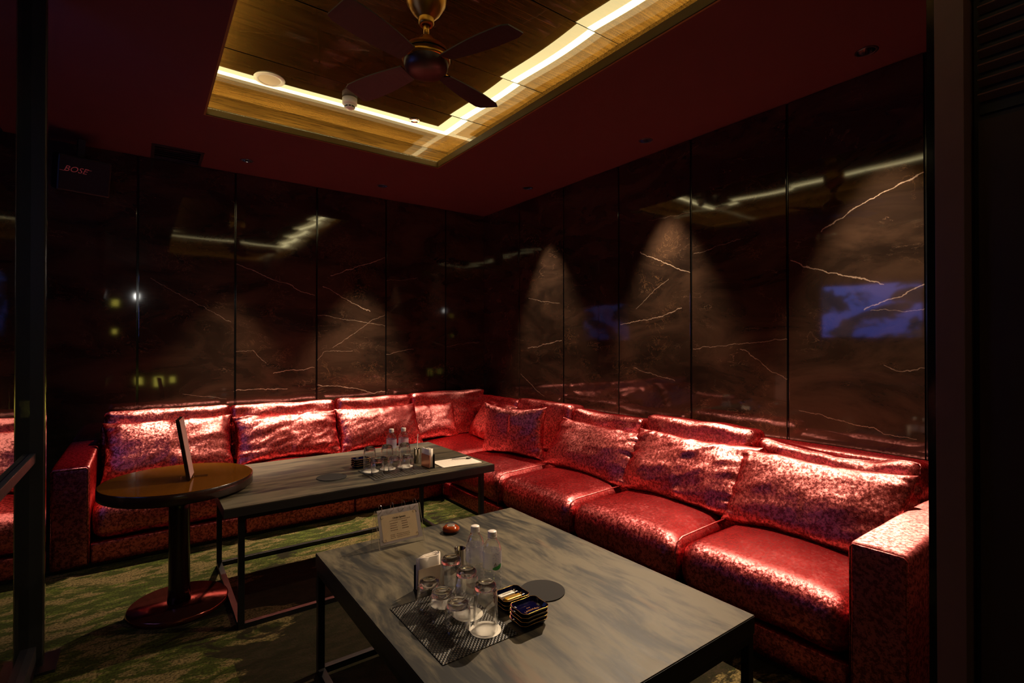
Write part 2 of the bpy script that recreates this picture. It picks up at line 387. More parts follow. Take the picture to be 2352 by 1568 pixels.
def pillow(wd, ht, th, seed, nu=72, nv=44, pinch=0.06, sag=0.0, fold=1.0):
    """stuffed cushion cover; local x = width, y = thickness (front is -y), z = height, base at z=0"""
    bm = bmesh.new(); G = {}
    for side in (-1, 1):
        for i in range(nu+1):
            for j in range(nv+1):
                edge = i in (0, nu) or j in (0, nv)
                if edge and side == 1: G[side, i, j] = G[-1, i, j]; continue
                u = math.sin((i/nu-0.5)*PI); v = math.sin((j/nv-0.5)*PI)
                x = wd/2*u*(1-pinch*(1-v*v)*abs(u)**3); z = ht/2*v*(1-pinch*1.6*(1-u*u)*abs(v)**3)
                t = th/2*(max(0, 1-abs(u)**2.6)*max(0, 1-abs(v)**2.4))**0.42
                eu = math.exp(-(1-abs(u))/0.16); ev = math.exp(-(1-abs(v))/0.20)
                s = seed*3.7+(5 if u > 0 else 0)
                f = math.sin(v*17+nz(u*2, v*3, s)*4+s)*eu*(0.5+nz(v*4, s, 1))*0.9
                f += math.sin(u*26+nz(u*3, v*2, s+9)*5+s)*ev*(0.35+nz(u*5, s, 7))*0.6
                diag = nz((u+v*0.5)*1.6+s, (v-u*0.6)*3.2, s)*0.55+max(0, nz((u*0.6+v)*2.1+s, (v*0.8-u)*5.5, s+4)-0.15)*0.7*fold
                amp = 0.013*fold
                d = t+(f*amp+diag*amp*0.8)*min(1, t/(th*0.16)+0.0)
                lump = nz(u*1.1+s, v*1.1, s*2)*0.10*th*(1 if t > 0.01 else 0)
                y = side*(d+lump*min(1, t/(th*0.3)))
                z += -sag*(1-v)*0.5*0+sag*math.cos(u*PI/2)*(-0.5 if v > 0 else 0)*abs(v)
                G[side, i, j] = bm.verts.new((x+nz(v*3, s, side*2)*0.006*abs(u), y, z+ht/2+nz(u*2.4, s, 3)*0.012*abs(v)))
        for i in range(nu):
            for j in range(nv):
                q = [G[side, i, j], G[side, i+1, j], G[side, i+1, j+1], G[side, i, j+1]]
                if len(set(q)) < 3: continue
                try: bm.faces.new(q)
                except ValueError: pass
    bmesh.ops.recalc_face_normals(bm, faces=bm.faces)
    return bm
def text_obj(name, body, size, mat, parent, mw, extrude=0.0003, shear=0.0, align='CENTER', space=1.0):
    cu = bpy.data.curves.new(name, 'FONT'); cu.body = body; cu.size = size; cu.extrude = extrude; cu.shear = shear
    cu.align_x = align; cu.align_y = 'CENTER'; cu.space_character = space; cu.resolution_u = 3
    t = bpy.data.objects.new(name, cu); C.objects.link(t)
    dg = bpy.context.evaluated_depsgraph_get(); me = bpy.data.meshes.new_from_object(t.evaluated_get(dg))
    bpy.data.objects.remove(t); me.materials.clear(); me.materials.append(mat)
    o = bpy.data.objects.new(name, me); C.objects.link(o)
    if parent: o.parent = parent
    o.matrix_local = mw; return o
def frame_m(origin, xdir, ydir):
    x = Vector(xdir).normalized(); y = Vector(ydir); y = (y-x*y.dot(x)).normalized(); z = x.cross(y)
    mm = Matrix((x, y, z)).transposed().to_4x4(); mm.translation = origin; return mm
def dup(root, loc, label=None, rz=None):
    r = root.copy(); C.objects.link(r); r.location = loc
    if rz is not None: r.rotation_euler = (0, 0, rz)
    if label: r['label'] = label
    for ch in list(root.children):
        c = ch.copy(); C.objects.link(c); c.parent = r
        for g in list(ch.children):
            d = g.copy(); C.objects.link(d); d.parent = c
    return r

# ---------------------------------------------------------------- room shell
XR, YB, XL, YF = 3.27, 5.05, -1.30, -2.30
CEIL2 = 3.08
struct = lambda o: tag(o, kind='structure')
struct(link('floor', box(XL-0.1, YF-0.1, -0.06, XR+0.1, YB+0.1, 0.0), M_CARPET))
# walls: black backing with separate stone panels in front
wb = struct(link('wall_back', box(XL-0.1, YB+0.02, 0, XR+0.1, YB+0.12, 3.2), M_BLACKGLOSS))
wr = struct(link('wall_right', box(XR+0.02, YF, 0, XR+0.12, YB+0.02, 3.2), M_BLACKGLOSS))
wl = struct(link('wall_left', box(XL-0.1, YF, 0, XL, YB+0.02, 3.2), M_WALLDARK))
wf = struct(link('wall_front', box(XL-0.1, YF-0.1, 0, XR+0.1, YF, 3.2), M_WALLDARK))
wj = struct(link('wall_jamb', box(1.80, 0.30, 0, XR+0.02, 0.40, HC-0.001), M_DARKWOOD))
G = 0.008
seams_b = [XL, -0.73, -0.03, 0.663, 1.357, 2.055, 2.757, XR]
for a, b in zip(seams_b[:-1], seams_b[1:]):
    link('marble_panel', box(a+G, YB, 0.002, b-(G if b < XR else 0.001), YB+0.019, HC-0.002, 0.0015), M_BACKWALL, wb)
for s in seams_b[1:-1]:
    link('joint_strip', box(s-0.003, YB+0.004, 0.002, s+0.003, YB+0.018, HC-0.003), M_BLACKGLOSS, wb)
seams_r = [0.41, 0.858, 1.555, 2.246, 2.949, 3.646, 4.353, YB]
for a, b in zip(seams_r[:-1], seams_r[1:]):
    link('marble_panel', box(XR, a+G, 0.002, XR+0.019, b-(G if b < YB else 0.001), HC-0.002, 0.0015), M_RIGHTWALL, wr)
for s in seams_r[1:-1]:
    link('joint_strip', box(XR+0.004, s-0.003, 0.002, XR+0.018, s+0.003, HC-0.003), M_BLACKGLOSS, wr)

# ceiling with the recessed cove and the downlight holes
OX0, OX1, OY0, OY1 = 0.335, 2.045, -0.35, 3.89      # opening
TX0, TX1, TY0, TY1 = 0.165, 2.215, -0.52, 4.04      # trough outer walls
bm = bmesh.new()
for q in ((XL-0.1, YF-0.1, OX0, YB+0.1), (OX1, YF-0.1, XR+0.1, YB+0.1), (OX0, OY1, OX1, YB+0.1), (OX0, YF-0.1, OX1, OY0)):
    bx(bm, q[0], q[1], HC, q[2], q[3], HC+0.004)
ceil = struct(link('ceiling', bm, M_CEIL))
cut = bmesh.new()
for x, y, *_ in DOWNLIGHTS:
    g = bmesh.ops.create_cone(cut, cap_ends=True, segments=32, radius1=0.040, radius2=0.040, depth=0.2)['verts']
    bmesh.ops.translate(cut, vec=(x, y, HC), verts=g)
bx(cut, 0.07, 4.70, HC-0.1, 0.38, 5.02, HC+0.1)
cutter = link('cutter', cut, None)
md = ceil.modifiers.new('holes', 'BOOLEAN'); md.object = cutter; md.operation = 'DIFFERENCE'; md.solver = 'EXACT'; md.use_self = True
dg = bpy.context.evaluated_depsgraph_get(); nm = bpy.data.meshes.new_from_object(ceil.evaluated_get(dg))
ceil.modifiers.clear(); ceil.data = nm; bpy.data.objects.remove(cutter)
# cove trough walls, floor and fascia
bm = bmesh.new()
bx(bm, TX0-0.02, TY0-0.02, HC+0.0041, TX0, TY1+0.02, CEIL2+0.03); bx(bm, TX1, TY0-0.02, HC+0.0041, TX1+0.02, TY1+0.02, CEIL2+0.03)
bx(bm, TX0, TY1, HC+0.0041, TX1, TY1+0.02, CEIL2+0.03); bx(bm, TX0, TY0-0.02, HC+0.0041, TX1, TY0, CEIL2+0.03)
tw = link('trough_wall', bm, M_VENEER, ceil)
bm = bmesh.new()
e = 0.0005
bx(bm, TX0+e, TY0+e, HC+0.0041, OX0-0.013, TY1-e, HC+0.006); bx(bm, OX1+0.013, TY0+e, HC+0.0041, TX1-e, TY1-e, HC+0.006)
bx(bm, OX0, OY1+0.013, HC+0.0041, OX1, TY1-e, HC+0.006); bx(bm, OX0, TY0+e, HC+0.0041, OX1, OY0-0.013, HC+0.006)
z0_, z1_ = HC+0.0065, 2.8925
bx(bm, TX0+e, TY0+e, z0_, TX0+0.006, TY1-e, z1_); bx(bm, TX1-0.006, TY0+e, z0_, TX1-e, TY1-e, z1_)
bx(bm, TX0+0.0065, TY1-0.006, z0_, TX1-0.0065, TY1-e, z1_); bx(bm, TX0+0.0065, TY0+e, z0_, TX1-0.0065, TY0+0.006, z1_)
link('trough_lining', bm, M_TROUGH, ceil)
bm = bmesh.new(); FT = 2.921
bx(bm, OX0-0.012, OY0-0.012, HC-0.0005, OX0, OY1+0.012, FT); bx(bm, OX1, OY0-0.012, HC-0.0005, OX1+0.012, OY1+0.012, FT)
bx(bm, OX0, OY1, HC-0.0005, OX1, OY1+0.012, FT); bx(bm, OX0, OY0-0.012, HC-0.0005, OX1, OY0, FT)
link('fascia', bm, M_OLIVE, ceil)
for k_, (a_, b_, mm_) in enumerate(((0.0005, 0.058, M_LED), (0.0585, 0.150, M_LED2))):   # opal covers facing up, the outer one brighter
    for q in ((TX0+a_, TY0+a_, TX0+b_, TY1-a_), (TX1-b_, TY0+a_, TX1-a_, TY1-a_), (TX0+b_+0.0005, TY1-b_, TX1-b_-0.0005, TY1-a_), (TX0+b_+0.0005, TY0+a_, TX1-b_-0.0005, TY0+b_)):
        link('light_strip', box(q[0], q[1], 2.914, q[2], q[3], 2.9155), mm_, ceil)
# lacquered veneer boards of the raised ceiling, each one slightly bowed
cuts = [TY0, 0.12, 0.75, 1.38, 1.995, 2.695, 3.365, TY1]
for i, (a, b) in enumerate(zip(cuts[:-1], cuts[1:])):
    bm = bmesh.new(); nx, ny = 24, 14; vs = {}
    for ix in range(nx+1):
        for iy in range(ny+1):
            x = TX0+0.001+(TX1-TX0-0.002)*ix/nx; v = iy/ny; y = a+0.0035+(b-a-0.007)*v
            z = CEIL2-0.0042*math.sin(v*PI)*(1+0.5*math.sin(x*2.3+i))-0.0012*math.sin(x*4.1+i*2)
            vs[ix, iy] = bm.verts.new((x, y, z))
    for ix in range(nx):
        for iy in range(ny): bm.faces.new((vs[ix, iy], vs[ix, iy+1], vs[ix+1, iy+1], vs[ix+1, iy]))
    link('ceiling_board', bm, M_VENEER, ceil, smooth=True)
link('ceiling_backing', box(TX0, TY0, CEIL2+0.008, TX1, TY1, CEIL2+0.03), M_BLACK, ceil)

# black plenum vent
v = empty('ceiling_vent', (0.225, 4.86, HC), 'black rectangular slotted vent in the maroon ceiling by the back wall', 'vent')
bm = bmesh.new()
bx(bm, -0.17, -0.18, -0.006, 0.17, -0.158, 0.02); bx(bm, -0.17, 0.158, -0.006, 0.17, 0.18, 0.02)
bx(bm, -0.17, -0.158, -0.006, -0.15, 0.158, 0.02); bx(bm, 0.15, -0.158, -0.006, 0.17, 0.158, 0.02)
link('frame', bm, M_BLACK, v)
link('duct', box(-0.15, -0.157, 0.06, 0.15, 0.157, 0.065), M_BLACK, v)
for k in range(6):
    o = link('slat', box(-0.149, -0.012, -0.001, 0.149, 0.012, 0.001), M_BLACK, v); o.location = (0, -0.13+k*0.052, 0.008); o.rotation_euler = (0.6, 0, 0)

# downlights
dl = None
for x, y, tg, ts, kb, kf, lab in DOWNLIGHTS:
    if dl is None:
        dl = empty('ceiling_downlight', (x, y, HC), lab, 'downlight', 'downlights recessed around the ceiling edge')
        link('trim_ring', lathe([(0.0385, -0.001), (0.046, -0.0035), (0.052, -0.0015), (0.052, -0.0003), (0.0385, -0.0003)], 40, True), M_BLACK, dl, True)
        link('reflector', lathe([(0.038, 0.0), (0.034, 0.02), (0.024, 0.05), (0.016, 0.062), (0.0, 0.064)], 24), M_REFL, dl)
        link('lens', lathe([(0.0, 0.058), (0.014, 0.058), (0.014, 0.060)], 20), M_LAMPLENS, dl)
    else: dup(dl, (x, y, HC), lab)
# fittings on the raised ceiling
d2 = empty('recessed_downlight', (1.690, 3.594, CEIL2-0.006), 'chrome ringed downlight set in the glowing cove near its corner', 'downlight')
link('trim_ring', lathe([(0.028, -0.004), (0.034, -0.006), (0.040, -0.003), (0.040, 0.0), (0.028, 0.0)], 36, True), M_STEEL, d2, True)
link('reflector', lathe([(0.028, -0.004), (0.020, -0.001), (0.0, -0.0005)], 24), M_REFL, d2)
sp = empty('ceiling_speaker', (0.664, 3.588, CEIL2-0.006), 'round cream ceiling speaker in the lit cove', 'speaker')
link('rim', lathe([(0.066, -0.006), (0.072, -0.009), (0.090, -0.006), (0.094, 0.0), (0.066, 0.0)], 56, True), M_WHITEPL, sp, True)
link('grille', lathe([(0.0, -0.007), (0.066, -0.006), (0.066, 0.0)], 48), simple('fawn speaker grille', S((225, 208, 180)), 0.8, var=0.15, scale=600), sp)
sm = empty('smoke_detector', (1.173, 3.545, CEIL2-0.005), 'white smoke detector hanging beside the round ceiling speaker', 'smoke detector')
link('base', lathe([(0.0, 0.0), (0.050, 0.0), (0.050, -0.040), (0.046, -0.044), (0.0, -0.044)], 40), M_WHITEPL, sm, True)
link('chamber', lathe([(0.0, -0.044), (0.040, -0.0445), (0.034, -0.056), (0.034, -0.066), (0.026, -0.074), (0.0, -0.076)], 40), M_WHITEPL, sm, True)
for k in range(10):
    a = 2*PI*k/10; o = link('slot', box(-0.008, -0.0015, -0.004, 0.008, 0.0015, 0.004), M_BLACK, sm)
    o.location = (0.0345*math.cos(a), 0.0345*math.sin(a), -0.060); o.rotation_euler = (0, 0, a+PI/2)
sk = empty('sprinkler', (1.190, 3.352, CEIL2-0.005), 'small chrome sprinkler head on the dark raised ceiling', 'sprinkler')
link('escutcheon', lathe([(0.0, 0.0), (0.034, 0.0), (0.033, -0.003), (0.012, -0.006), (0.0, -0.006)], 32), M_STEEL, sk, True)
link('head', lathe([(0.0, -0.006), (0.009, -0.006), (0.009, -0.018), (0.004, -0.02), (0.004, -0.028), (0.014, -0.030), (0.014, -0.032), (0.0, -0.032)], 24), M_STEEL, sk, True)
# ceiling fan
M_BLADE = simple('blackened wood blade', (0.012, 0.007, 0.006), 0.5)
FX, FY = 1.07, 2.15
fan = empty('ceiling_fan', (FX, FY, CEIL2-0.002), 'brass ceiling fan with dark wooden blades under the raised ceiling', 'fan')
link('canopy', lathe([(0.0, 0), (0.088, 0), (0.094, -0.03), (0.096, -0.10), (0.090, -0.135), (0.066, -0.175), (0.040, -0.202), (0.036, -0.206)], 48), M_BRASS, fan, True)
link('collar', lathe([(0.036, -0.200), (0.036, -0.226), (0.030, -0.236), (0.019, -0.238), (0.019, -0.21)], 40), M_BRASS, fan, True)
link('rod', lathe([(0.0, -0.19), (0.0135, -0.19), (0.0135, -0.31), (0.0, -0.31)], 24), M_BRASS, fan, True)
link('motor_housing', lathe([(0.0135, -0.285), (0.026, -0.29), (0.034, -0.300), (0.038, -0.322), (0.070, -0.332), (0.096, -0.348), (0.108, -0.368), (0.110, -0.376)], 56), M_BRASS, fan, True)
link('motor_band', lathe([(0.105, -0.375), (0.105, -0.383)], 56), M_BLACK, fan, True)
link('motor_skirt', lathe([(0.104, -0.383), (0.111, -0.383), (0.111, -0.402), (0.108, -0.410), (0.095, -0.412)], 56), M_BRASS, fan, True)
link('motor_cap', lathe([(0.104, -0.411), (0.100, -0.440), (0.078, -0.462), (0.050, -0.468), (0.0, -0.470)], 48), M_DARKWOOD, fan, True)
for k in range(4):
    bm = bmesh.new(); n = 12; rows = []
    for i in range(n+1):
        s = i/n; r = 0.12+0.38*s; wd = 0.045+0.028*math.sin(min(1, s*1.15)*PI*0.62)
        if s > 0.93: wd *= 0.8
        rows.append([bm.verts.new((r, q*wd, -0.425+q*0.012+dz)) for q, dz in ((-1, 0), (1, 0), (1, 0.006), (-1, 0.006))])
    for A, B in zip(rows[:-1], rows[1:]):
        for q in range(4): bm.faces.new((A[q], A[(q+1) % 4], B[(q+1) % 4], B[q]))
    bm.faces.new(rows[0]); bm.faces.new(rows[-1][::-1]); bmesh.ops.recalc_face_normals(bm, faces=bm.faces)
    b = link('blade', bm, M_BLACK, fan); b.rotation_euler = (0, 0, 1.93+k*PI/2)
    h = link('blade_bracket', box(0.08, -0.014, -0.418, 0.17, 0.014, -0.412), M_BRASS, b)

# ---------------------------------------------------------------- door side: post, louvres, glass partition
M_POST = simple('dark stained post wood', S((120, 80, 68)), 0.42, scale=14)
pr = empty('door_post', (1.70, 0.397, 0), 'dark brown wooden door post standing in front of the right sofa arm', 'door post'); tag(pr, kind='structure')
link('post_face', box(0.0, -0.030, 0.0, 0.10, 0.030, 2.866, 0.002), M_POST, pr)
link('post_rebate', box(0.004, 0.0302, 0.0, 0.09, 0.047, 2.866), M_BLACKGLOSS, pr)
pn = struct(link('wall_corridor', box(1.775, -1.6, 0, 1.80, 0.362, HC-0.001), M_WALLDARK))
lv = empty('louvre_panel', (1.745, -0.10, 1.97), 'dark slatted louvre panel high on the corridor side beyond the door post', 'louvre')
bm = bmesh.new(); bx(bm, 0.024, -0.45, -0.02, 0.029, 0.45, 0.88)
link('backing', bm, M_BLACK, lv)
for k in range(22):
    o = link('slat', box(-0.012, -0.45, -0.0025, 0.012, 0.45, 0.0025), M_POST, lv); o.location = (0.012, 0, 0.02+k*0.038); o.rotation_euler = (0, 0.5, 0)
cd = empty('corridor_door', (1.745, -0.10, 0), 'dark panelled corridor door below the louvres, almost in darkness', 'door')
link('door_leaf', box(0.010, -0.45, 0.0, 0.028, 0.45, 1.93), M_DARKWOOD, cd)
for y in (0.125, 0.165):
    link('moulding', box(0.002, y, 0.02, 0.010, y+0.012, 1.90), M_DARKWOOD, cd)
# glass partition on the left
gp = empty('glass_partition', (-0.37, 2.9, 0), 'dark framed glass partition mirroring the sofa at the left edge', 'partition')
link('end_post', box(-0.035, -0.03, 0.0, 0.040, 0.045, 2.866, 0.003), M_PARTITION, gp)
link('post_edge', box(0.0402, -0.018, 0.0, 0.044, 0.006, 2.866), M_STEEL, gp)
link('glass_pane', box(-0.012, -2.3, 0.10, -0.004, -0.031, 2.80), M_PANE, gp)
link('bottom_rail', box(-0.03, -2.3, 0.0, 0.02, -0.031, 0.099), M_PARTITION, gp)
link('top_rail', box(-0.03, -2.3, 2.801, 0.02, -0.031, 2.866), M_PARTITION, gp)
link('middle_rail', box(-0.0035, -2.3, 0.86, 0.016, -0.031, 0.90, 0.003), M_PARTITION, gp)
link('foot_plate', box(-0.075, -0.09, 0.0, 0.085, 0.085, 0.012), M_PARTITION, gp)

# things behind and beside the camera that the polished walls mirror
tv = empty('television', (XL+0.03, 2.70, 1.80), 'wall mounted television with an icy blue picture on the dark left wall', 'television')
link('casing', box(-0.028, -0.64, -0.375, 0.02, 0.64, 0.375, 0.004), M_TVBODY, tv)
link('screen', box(0.0202, -0.615, -0.35, 0.0225, 0.615, 0.35), M_TVSCREEN, tv)
cl = empty('corridor_lamp', (-0.091, -2.10, 2.275), 'white globe wall lamp in the corridor mirrored in the back wall', 'lamp')
link('globe', lathe([(0.0, -0.06), (0.02, -0.052), (0.034, -0.02), (0.034, 0.02), (0.02, 0.052), (0.0, 0.06)], 24), M_WHITEBULB, cl, True)
link('bracket', box(-0.01, -0.20, -0.01, 0.01, -0.035, 0.01), M_BRASS, cl)
al = None
for x, z, s, lab in [(-0.03, 0.63, 1.0, 'amber square wall lamp low in the corridor, nearest the white globe lamp'), (0.27, 0.61, 1.35, 'wide amber wall lamp low in the corridor, middle of the row'), (0.51, 0.64, 0.8, 'small amber wall lamp low in the corridor, far end of the row'),
                     (-0.42, 2.15, 0.8, 'amber wall lamp high in the corridor, topmost of the stack'), (-0.42, 1.60, 0.6, 'amber wall lamp at chest height in the corridor')]:
    o = empty('wall_lamp', (x, YF+0.001, z), lab, 'lamp', 'amber lamps along the corridor')
    link('shade', box(-0.055*s, 0.012, -0.07*s, 0.055*s, 0.05, 0.07*s, 0.006), M_WAX, o)
    link('backplate', box(-0.03*s, 0.0, -0.03*s, 0.03*s, 0.0115, 0.03*s), M_BRASS, o)

# loudspeaker in the far left corner
ls = empty('loudspeaker', (-0.36, 4.84, 2.585), 'black box loudspeaker hung under the ceiling in the far corner', 'loudspeaker')
ls.rotation_euler = (0.28, 0.0, 0.25)
link('cabinet', box(-0.15, -0.10, -0.125, 0.15, 0.12, 0.125, 0.012), M_PARTITION, ls)
link('grille', box(-0.14, -0.106, -0.115, 0.14, -0.1005, 0.115, 0.002), simple('black cloth grille', (0.006, 0.006, 0.006), 0.9), ls)
lg = Matrix.Rotation(PI/2, 4, 'X'); lg.translation = (-0.055, -0.1075, 0.03)
text_obj('logo', 'BOSE', 0.055, M_REDLOGO, ls, lg, shear=0.35, space=1.0)
link('logo_bar', box(-0.16+0.02, -0.1078, 0.012, -0.115, -0.1065, 0.015), M_REDLOGO, ls)
link('logo_bar', box(0.0, -0.1078, 0.044, 0.035, -0.1065, 0.047), M_REDLOGO, ls)
link('bracket', box(-0.02, 0.06, 0.124, 0.02, 0.10, 0.25), M_BLACK, ls)

# ---------------------------------------------------------------- corner sofa
SX, SY = 2.125, 3.975   # front planes of the two runs
sofa = empty('corner_sofa', (2.6, 4.4, 0), 'long L shaped corner sofa in crushed red velvet along both marble walls', 'sofa')
def sp_(name, bm, mat, smooth=True):
    o = link(name, bm, mat, None, smooth); o.parent = sofa; o.matrix_parent_inverse = Matrix.Translation((-2.6, -4.4, 0)); return o
def at(bm, x, y, z):
    bmesh.ops.translate(bm, vec=(x, y, z), verts=bm.verts); return bm
def rbox3(x0, y0, z0, x1, y1, z1, r, n=(16, 16, 8), crown=0.0, fn=None):
    return at(rounded(x1-x0, y1-y0, z1-z0, r, n, crown, fn), (x0+x1)/2, (y0+y1)/2, (z0+z1)/2)
def soft(seed, k=0.004):
    return lambda p: Vector((p.x+k*nz(p.y*5, p.z*5, seed), p.y+k*nz(p.x*5, p.z*5, seed+3), p.z+k*1.3*nz(p.x*4, p.y*4, seed+7)))
# plinth
bm = bmesh.new(); bx(bm, -0.41, SY+0.03, 0, 3.22, 5.02, 0.022); bx(bm, SX+0.03, 0.64, 0, 3.22, SY+0.03, 0.022)
sp_('plinth', bm, M_BLACK, False)
# base panels, one per module
for a, b in ((-0.25, 0.59), (0.59, 1.367), (1.367, 2.14)):
    sp_('base', rbox3(a+0.002, SY, 0.022, b-0.002, 4.95, 0.150, 0.012, (12, 8, 6)), M_VELVET2)
sp_('base', rbox3(2.142, 3.96, 0.022, 3.2, 4.95, 0.150, 0.012, (8, 8, 6)), M_VELVET2)
for a, b in ((0.80, 1.549), (1.549, 2.317), (2.317, 3.085), (3.085, 3.958)):
    sp_('base', rbox3(SX+0.012, a+0.002, 0.022, 3.2, b-0.002, 0.150, 0.012, (8, 12, 6)), M_VELVET2)
# seat cushions with piped front edge
def seat(x0, y0, x1, y1, seed):
    sp_('seat_cushion', rbox3(x0, y0, 0.153, x1, y1, 0.385, 0.085, (34, 34, 18), 0.042, soft(seed, 0.006)), M_VELVET2)
seat(-0.247, SY-0.012, 0.588, 4.86, 1); seat(0.592, SY-0.012, 1.418, 4.86, 2); seat(1.422, SY-0.012, 2.118, 4.86, 3)
seat(2.123, 3.905, 3.08, 4.86, 4)
seat(SX-0.008, 0.800, 3.08, 1.547, 5); seat(SX-0.008, 1.551, 3.08, 2.315, 6); seat(SX-0.008, 2.319, 3.08, 3.083, 7); seat(SX-0.008, 3.087, 3.08, 3.900, 8)
# back frame and arms
sp_('back_frame', rbox3(-0.25, 4.87, 0.022, 3.06, 5.035, 0.745, 0.03, (30, 6, 14)), M_VELVET)
sp_('back_frame', rbox3(3.085, 0.79, 0.022, 3.25, 5.035, 0.765, 0.03, (6, 40, 14), 0.0, soft(11, 0.003)), M_VELVET)
sp_('arm', rbox3(-0.432, SY-0.012, 0.022, -0.250, 5.03, 0.622, 0.020, (16, 30, 24), 0.004, soft(12, 0.003)), M_VELVET3)
sp_('arm', rbox3(SX+0.003, 0.605, 0.022, 3.25, 0.795, 0.622, 0.022, (30, 16, 24), 0.004, soft(13, 0.003)), M_VELVET3)
# piping on the arm fronts
def pipe_rect(pts, r=0.004):
    return tube(pts, r, 8)
sp_('arm_piping', pipe_rect([(-0.424, SY-0.016, 0.03), (-0.425, SY-0.016, 0.602), (-0.415, SY-0.016, 0.613), (-0.268, SY-0.016, 0.613), (-0.258, SY-0.016, 0.602), (-0.257, SY-0.016, 0.03)]), M_VELVET)
sp_('arm_piping', pipe_rect([(SX-0.001, 0.788, 0.03), (SX-0.001, 0.788, 0.602), (SX-0.001, 0.778, 0.613), (SX-0.001, 0.622, 0.613), (SX-0.001, 0.612, 0.602), (SX-0.001, 0.612, 0.03)]), M_VELVET)
for yy, xx in ((1.549, SX), (2.317, SX), (3.085, SX)):
    sp_('seat_piping', tube([(xx-0.005, yy, 0.17), (xx-0.004, yy, 0.33), (xx+0.012, yy, 0.372), (xx+0.05, yy, 0.393), (xx+0.35, yy, 0.405), (xx+0.7, yy, 0.405)], 0.0045), M_VELVET)

# loose back cushions (box shaped with piping) and lumbar pillows
def place(o, x, y, z, rz, lean, roll=0.0):
    """o's local -y is its face; rz turns the face, lean tips the top backwards"""
    o.matrix_world = Matrix.Translation((x, y, z)) @ Matrix.Rotation(rz, 4, 'Z') @ Matrix.Rotation(-lean, 4, 'X') @ Matrix.Rotation(roll, 4, 'Y')
def back_cushion(x, y, rz, wd, ht, lean, seed, label, th=0.19, zb=0.39, roll=0.0, crush=0.0):
    root = empty('back_cushion', (0, 0, 0), label, 'cushion', 'boxy back cushions along the sofa')
    def fn(p):
        u, v = p.x/(wd/2), p.z/(ht/2); s = seed*5.1
        eu = math.exp(-(1-abs(u))/0.2)
        f = math.sin(v*13+nz(u*2, v*2, s)*5+s)*eu*0.010*(0.6+nz(v*3, s, 2))
        f += nz((u+v)*1.8+s, (v-u*0.6)*3, s)*0.012+nz(u*5+v*3+s, v*4, s+1)*0.005
        side = 1 if p.y > 0 else -1
        yy = p.y+side*((1-u*u)*(1-v*v)*0.03+f)
        z = p.z+0.012*nz(u*2, s, 4)*(1 if v > 0 else 0)
        if v > 0: z -= crush*(math.cos(u*PI/2)*0.05+0.02*nz(u*3, s, 8))*v; yy += crush*0.02*math.sin(u*9+s)*v
        return Vector((p.x+0.008*nz(v*3, p.y*9, s), yy, z))
    o = link('cushion_cover', at(rounded(wd, th, ht, 0.045, (44, 12, 30), 0, fn), 0, 0, ht/2), M_VELVET, root, True)
    pts = []
    for k in range(96):                                  # piping round the front face
        t = k/96*4; sd = int(t); f = (t-sd)*2-1; R_ = 0.93
        u, v = ((f, -1), (1, f), (-f, 1), (-1, -f))[sd]
        u_ = max(-R_, min(R_, u)); v_ = max(-R_+0.02, min(R_-0.02, v))
        p = Vector((u*(wd/2-0.007), -th/2+0.028, v*(ht/2-0.008)))
        if abs(u) > R_ and abs(v) > R_: p.x *= 0.985; p.z *= 0.975
        q = fn(p); pts.append((q.x, q.y-0.002, q.z+ht/2))
    link('piping', tube(pts, 0.0045, 6, True), M_VELVET, root, True)
    place(root, x, y, zb, rz, lean, roll); return root
R90 = -PI/2  # faces -x
bc = [(4.76, -0.212, 0.585, 0.845, 'back cushion in red velvet at the far left end of the sofa beside its arm'),
      (4.76, 0.600, 1.425, 0.835, 'back cushion in red velvet behind the second pillow from the far left arm'),
      (4.76, 1.460, 2.180, 0.838, 'brightly lit back cushion in red velvet behind the bottles of the far table'),
      (4.76, 2.205, 3.060, 0.850, 'shadowed back cushion in red velvet next to the room corner')]
for i, (y, a, b, zt, lab) in enumerate(bc):
    back_cushion((a+b)/2, y, 0, b-a+0.015, zt-0.39+0.01, 0.10, 20+i, lab)
bc = [(3.915, 4.62, 0.80, 0.0, 'narrow back cushion in red velvet just right of the room corner'),
      (3.165, 3.905, 0.825, 0.0, 'back cushion in red velvet glaring white behind the upright small pillow'),
      (2.425, 3.150, 0.805, 0.3, 'back cushion in red velvet with a slack folded top, third from the room corner'),
      (1.600, 2.372, 0.835, 0.0, 'tall back cushion in red velvet with a sharp piped rim, second from the right arm'),
      (0.800, 1.570, 0.790, 0.8, 'slumped crumpled back cushion in red velvet against the right arm')]
for i, (a, b, zt, cr, lab) in enumerate(bc):
    back_cushion(2.965, (a+b)/2, R90, b-a+0.015, zt-0.39+0.01, 0.10+0.06*cr, 30+i, lab, crush=cr)
def lumbar(x, y, rz, wd, ht, lean, seed, label, th=0.19, zb=0.395, roll=0.0, fold=1.0, pinch=0.06):
    o = link('throw_pillow', pillow(wd, ht, th, seed, pinch=pinch, fold=fold), M_VELVET, None, True)
    tag(o, label, 'pillow', 'oblong pillows leaning on the back cushions')
    place(o, x, y, zb, rz, lean, roll); return o
lumbar(0.180, 4.455, 0, 0.815, 0.445, 0.52, 41, 'oblong red velvet pillow nearest the far left arm of the sofa')
lumbar(1.005, 4.455, 0, 0.830, 0.425, 0.52, 42, 'oblong red velvet pillow with strong creases, second from the far left arm', fold=1.5)
lumbar(2.330, 4.56, -0.05, 0.62, 0.38, 0.42, 44, 'square looking red velvet pillow tucked into the corner behind its neighbour', fold=0.8)
lumbar(1.800, 4.455, 0, 0.790, 0.425, 0.52, 43, 'oblong red velvet pillow washed out by light behind the far table bottles')
lumbar(2.72, 4.24, R90-0.12, 0.68, 0.43, 0.52, 45, 'oblong red velvet pillow leaning in the corner at the start of the longer run', roll=0.05)
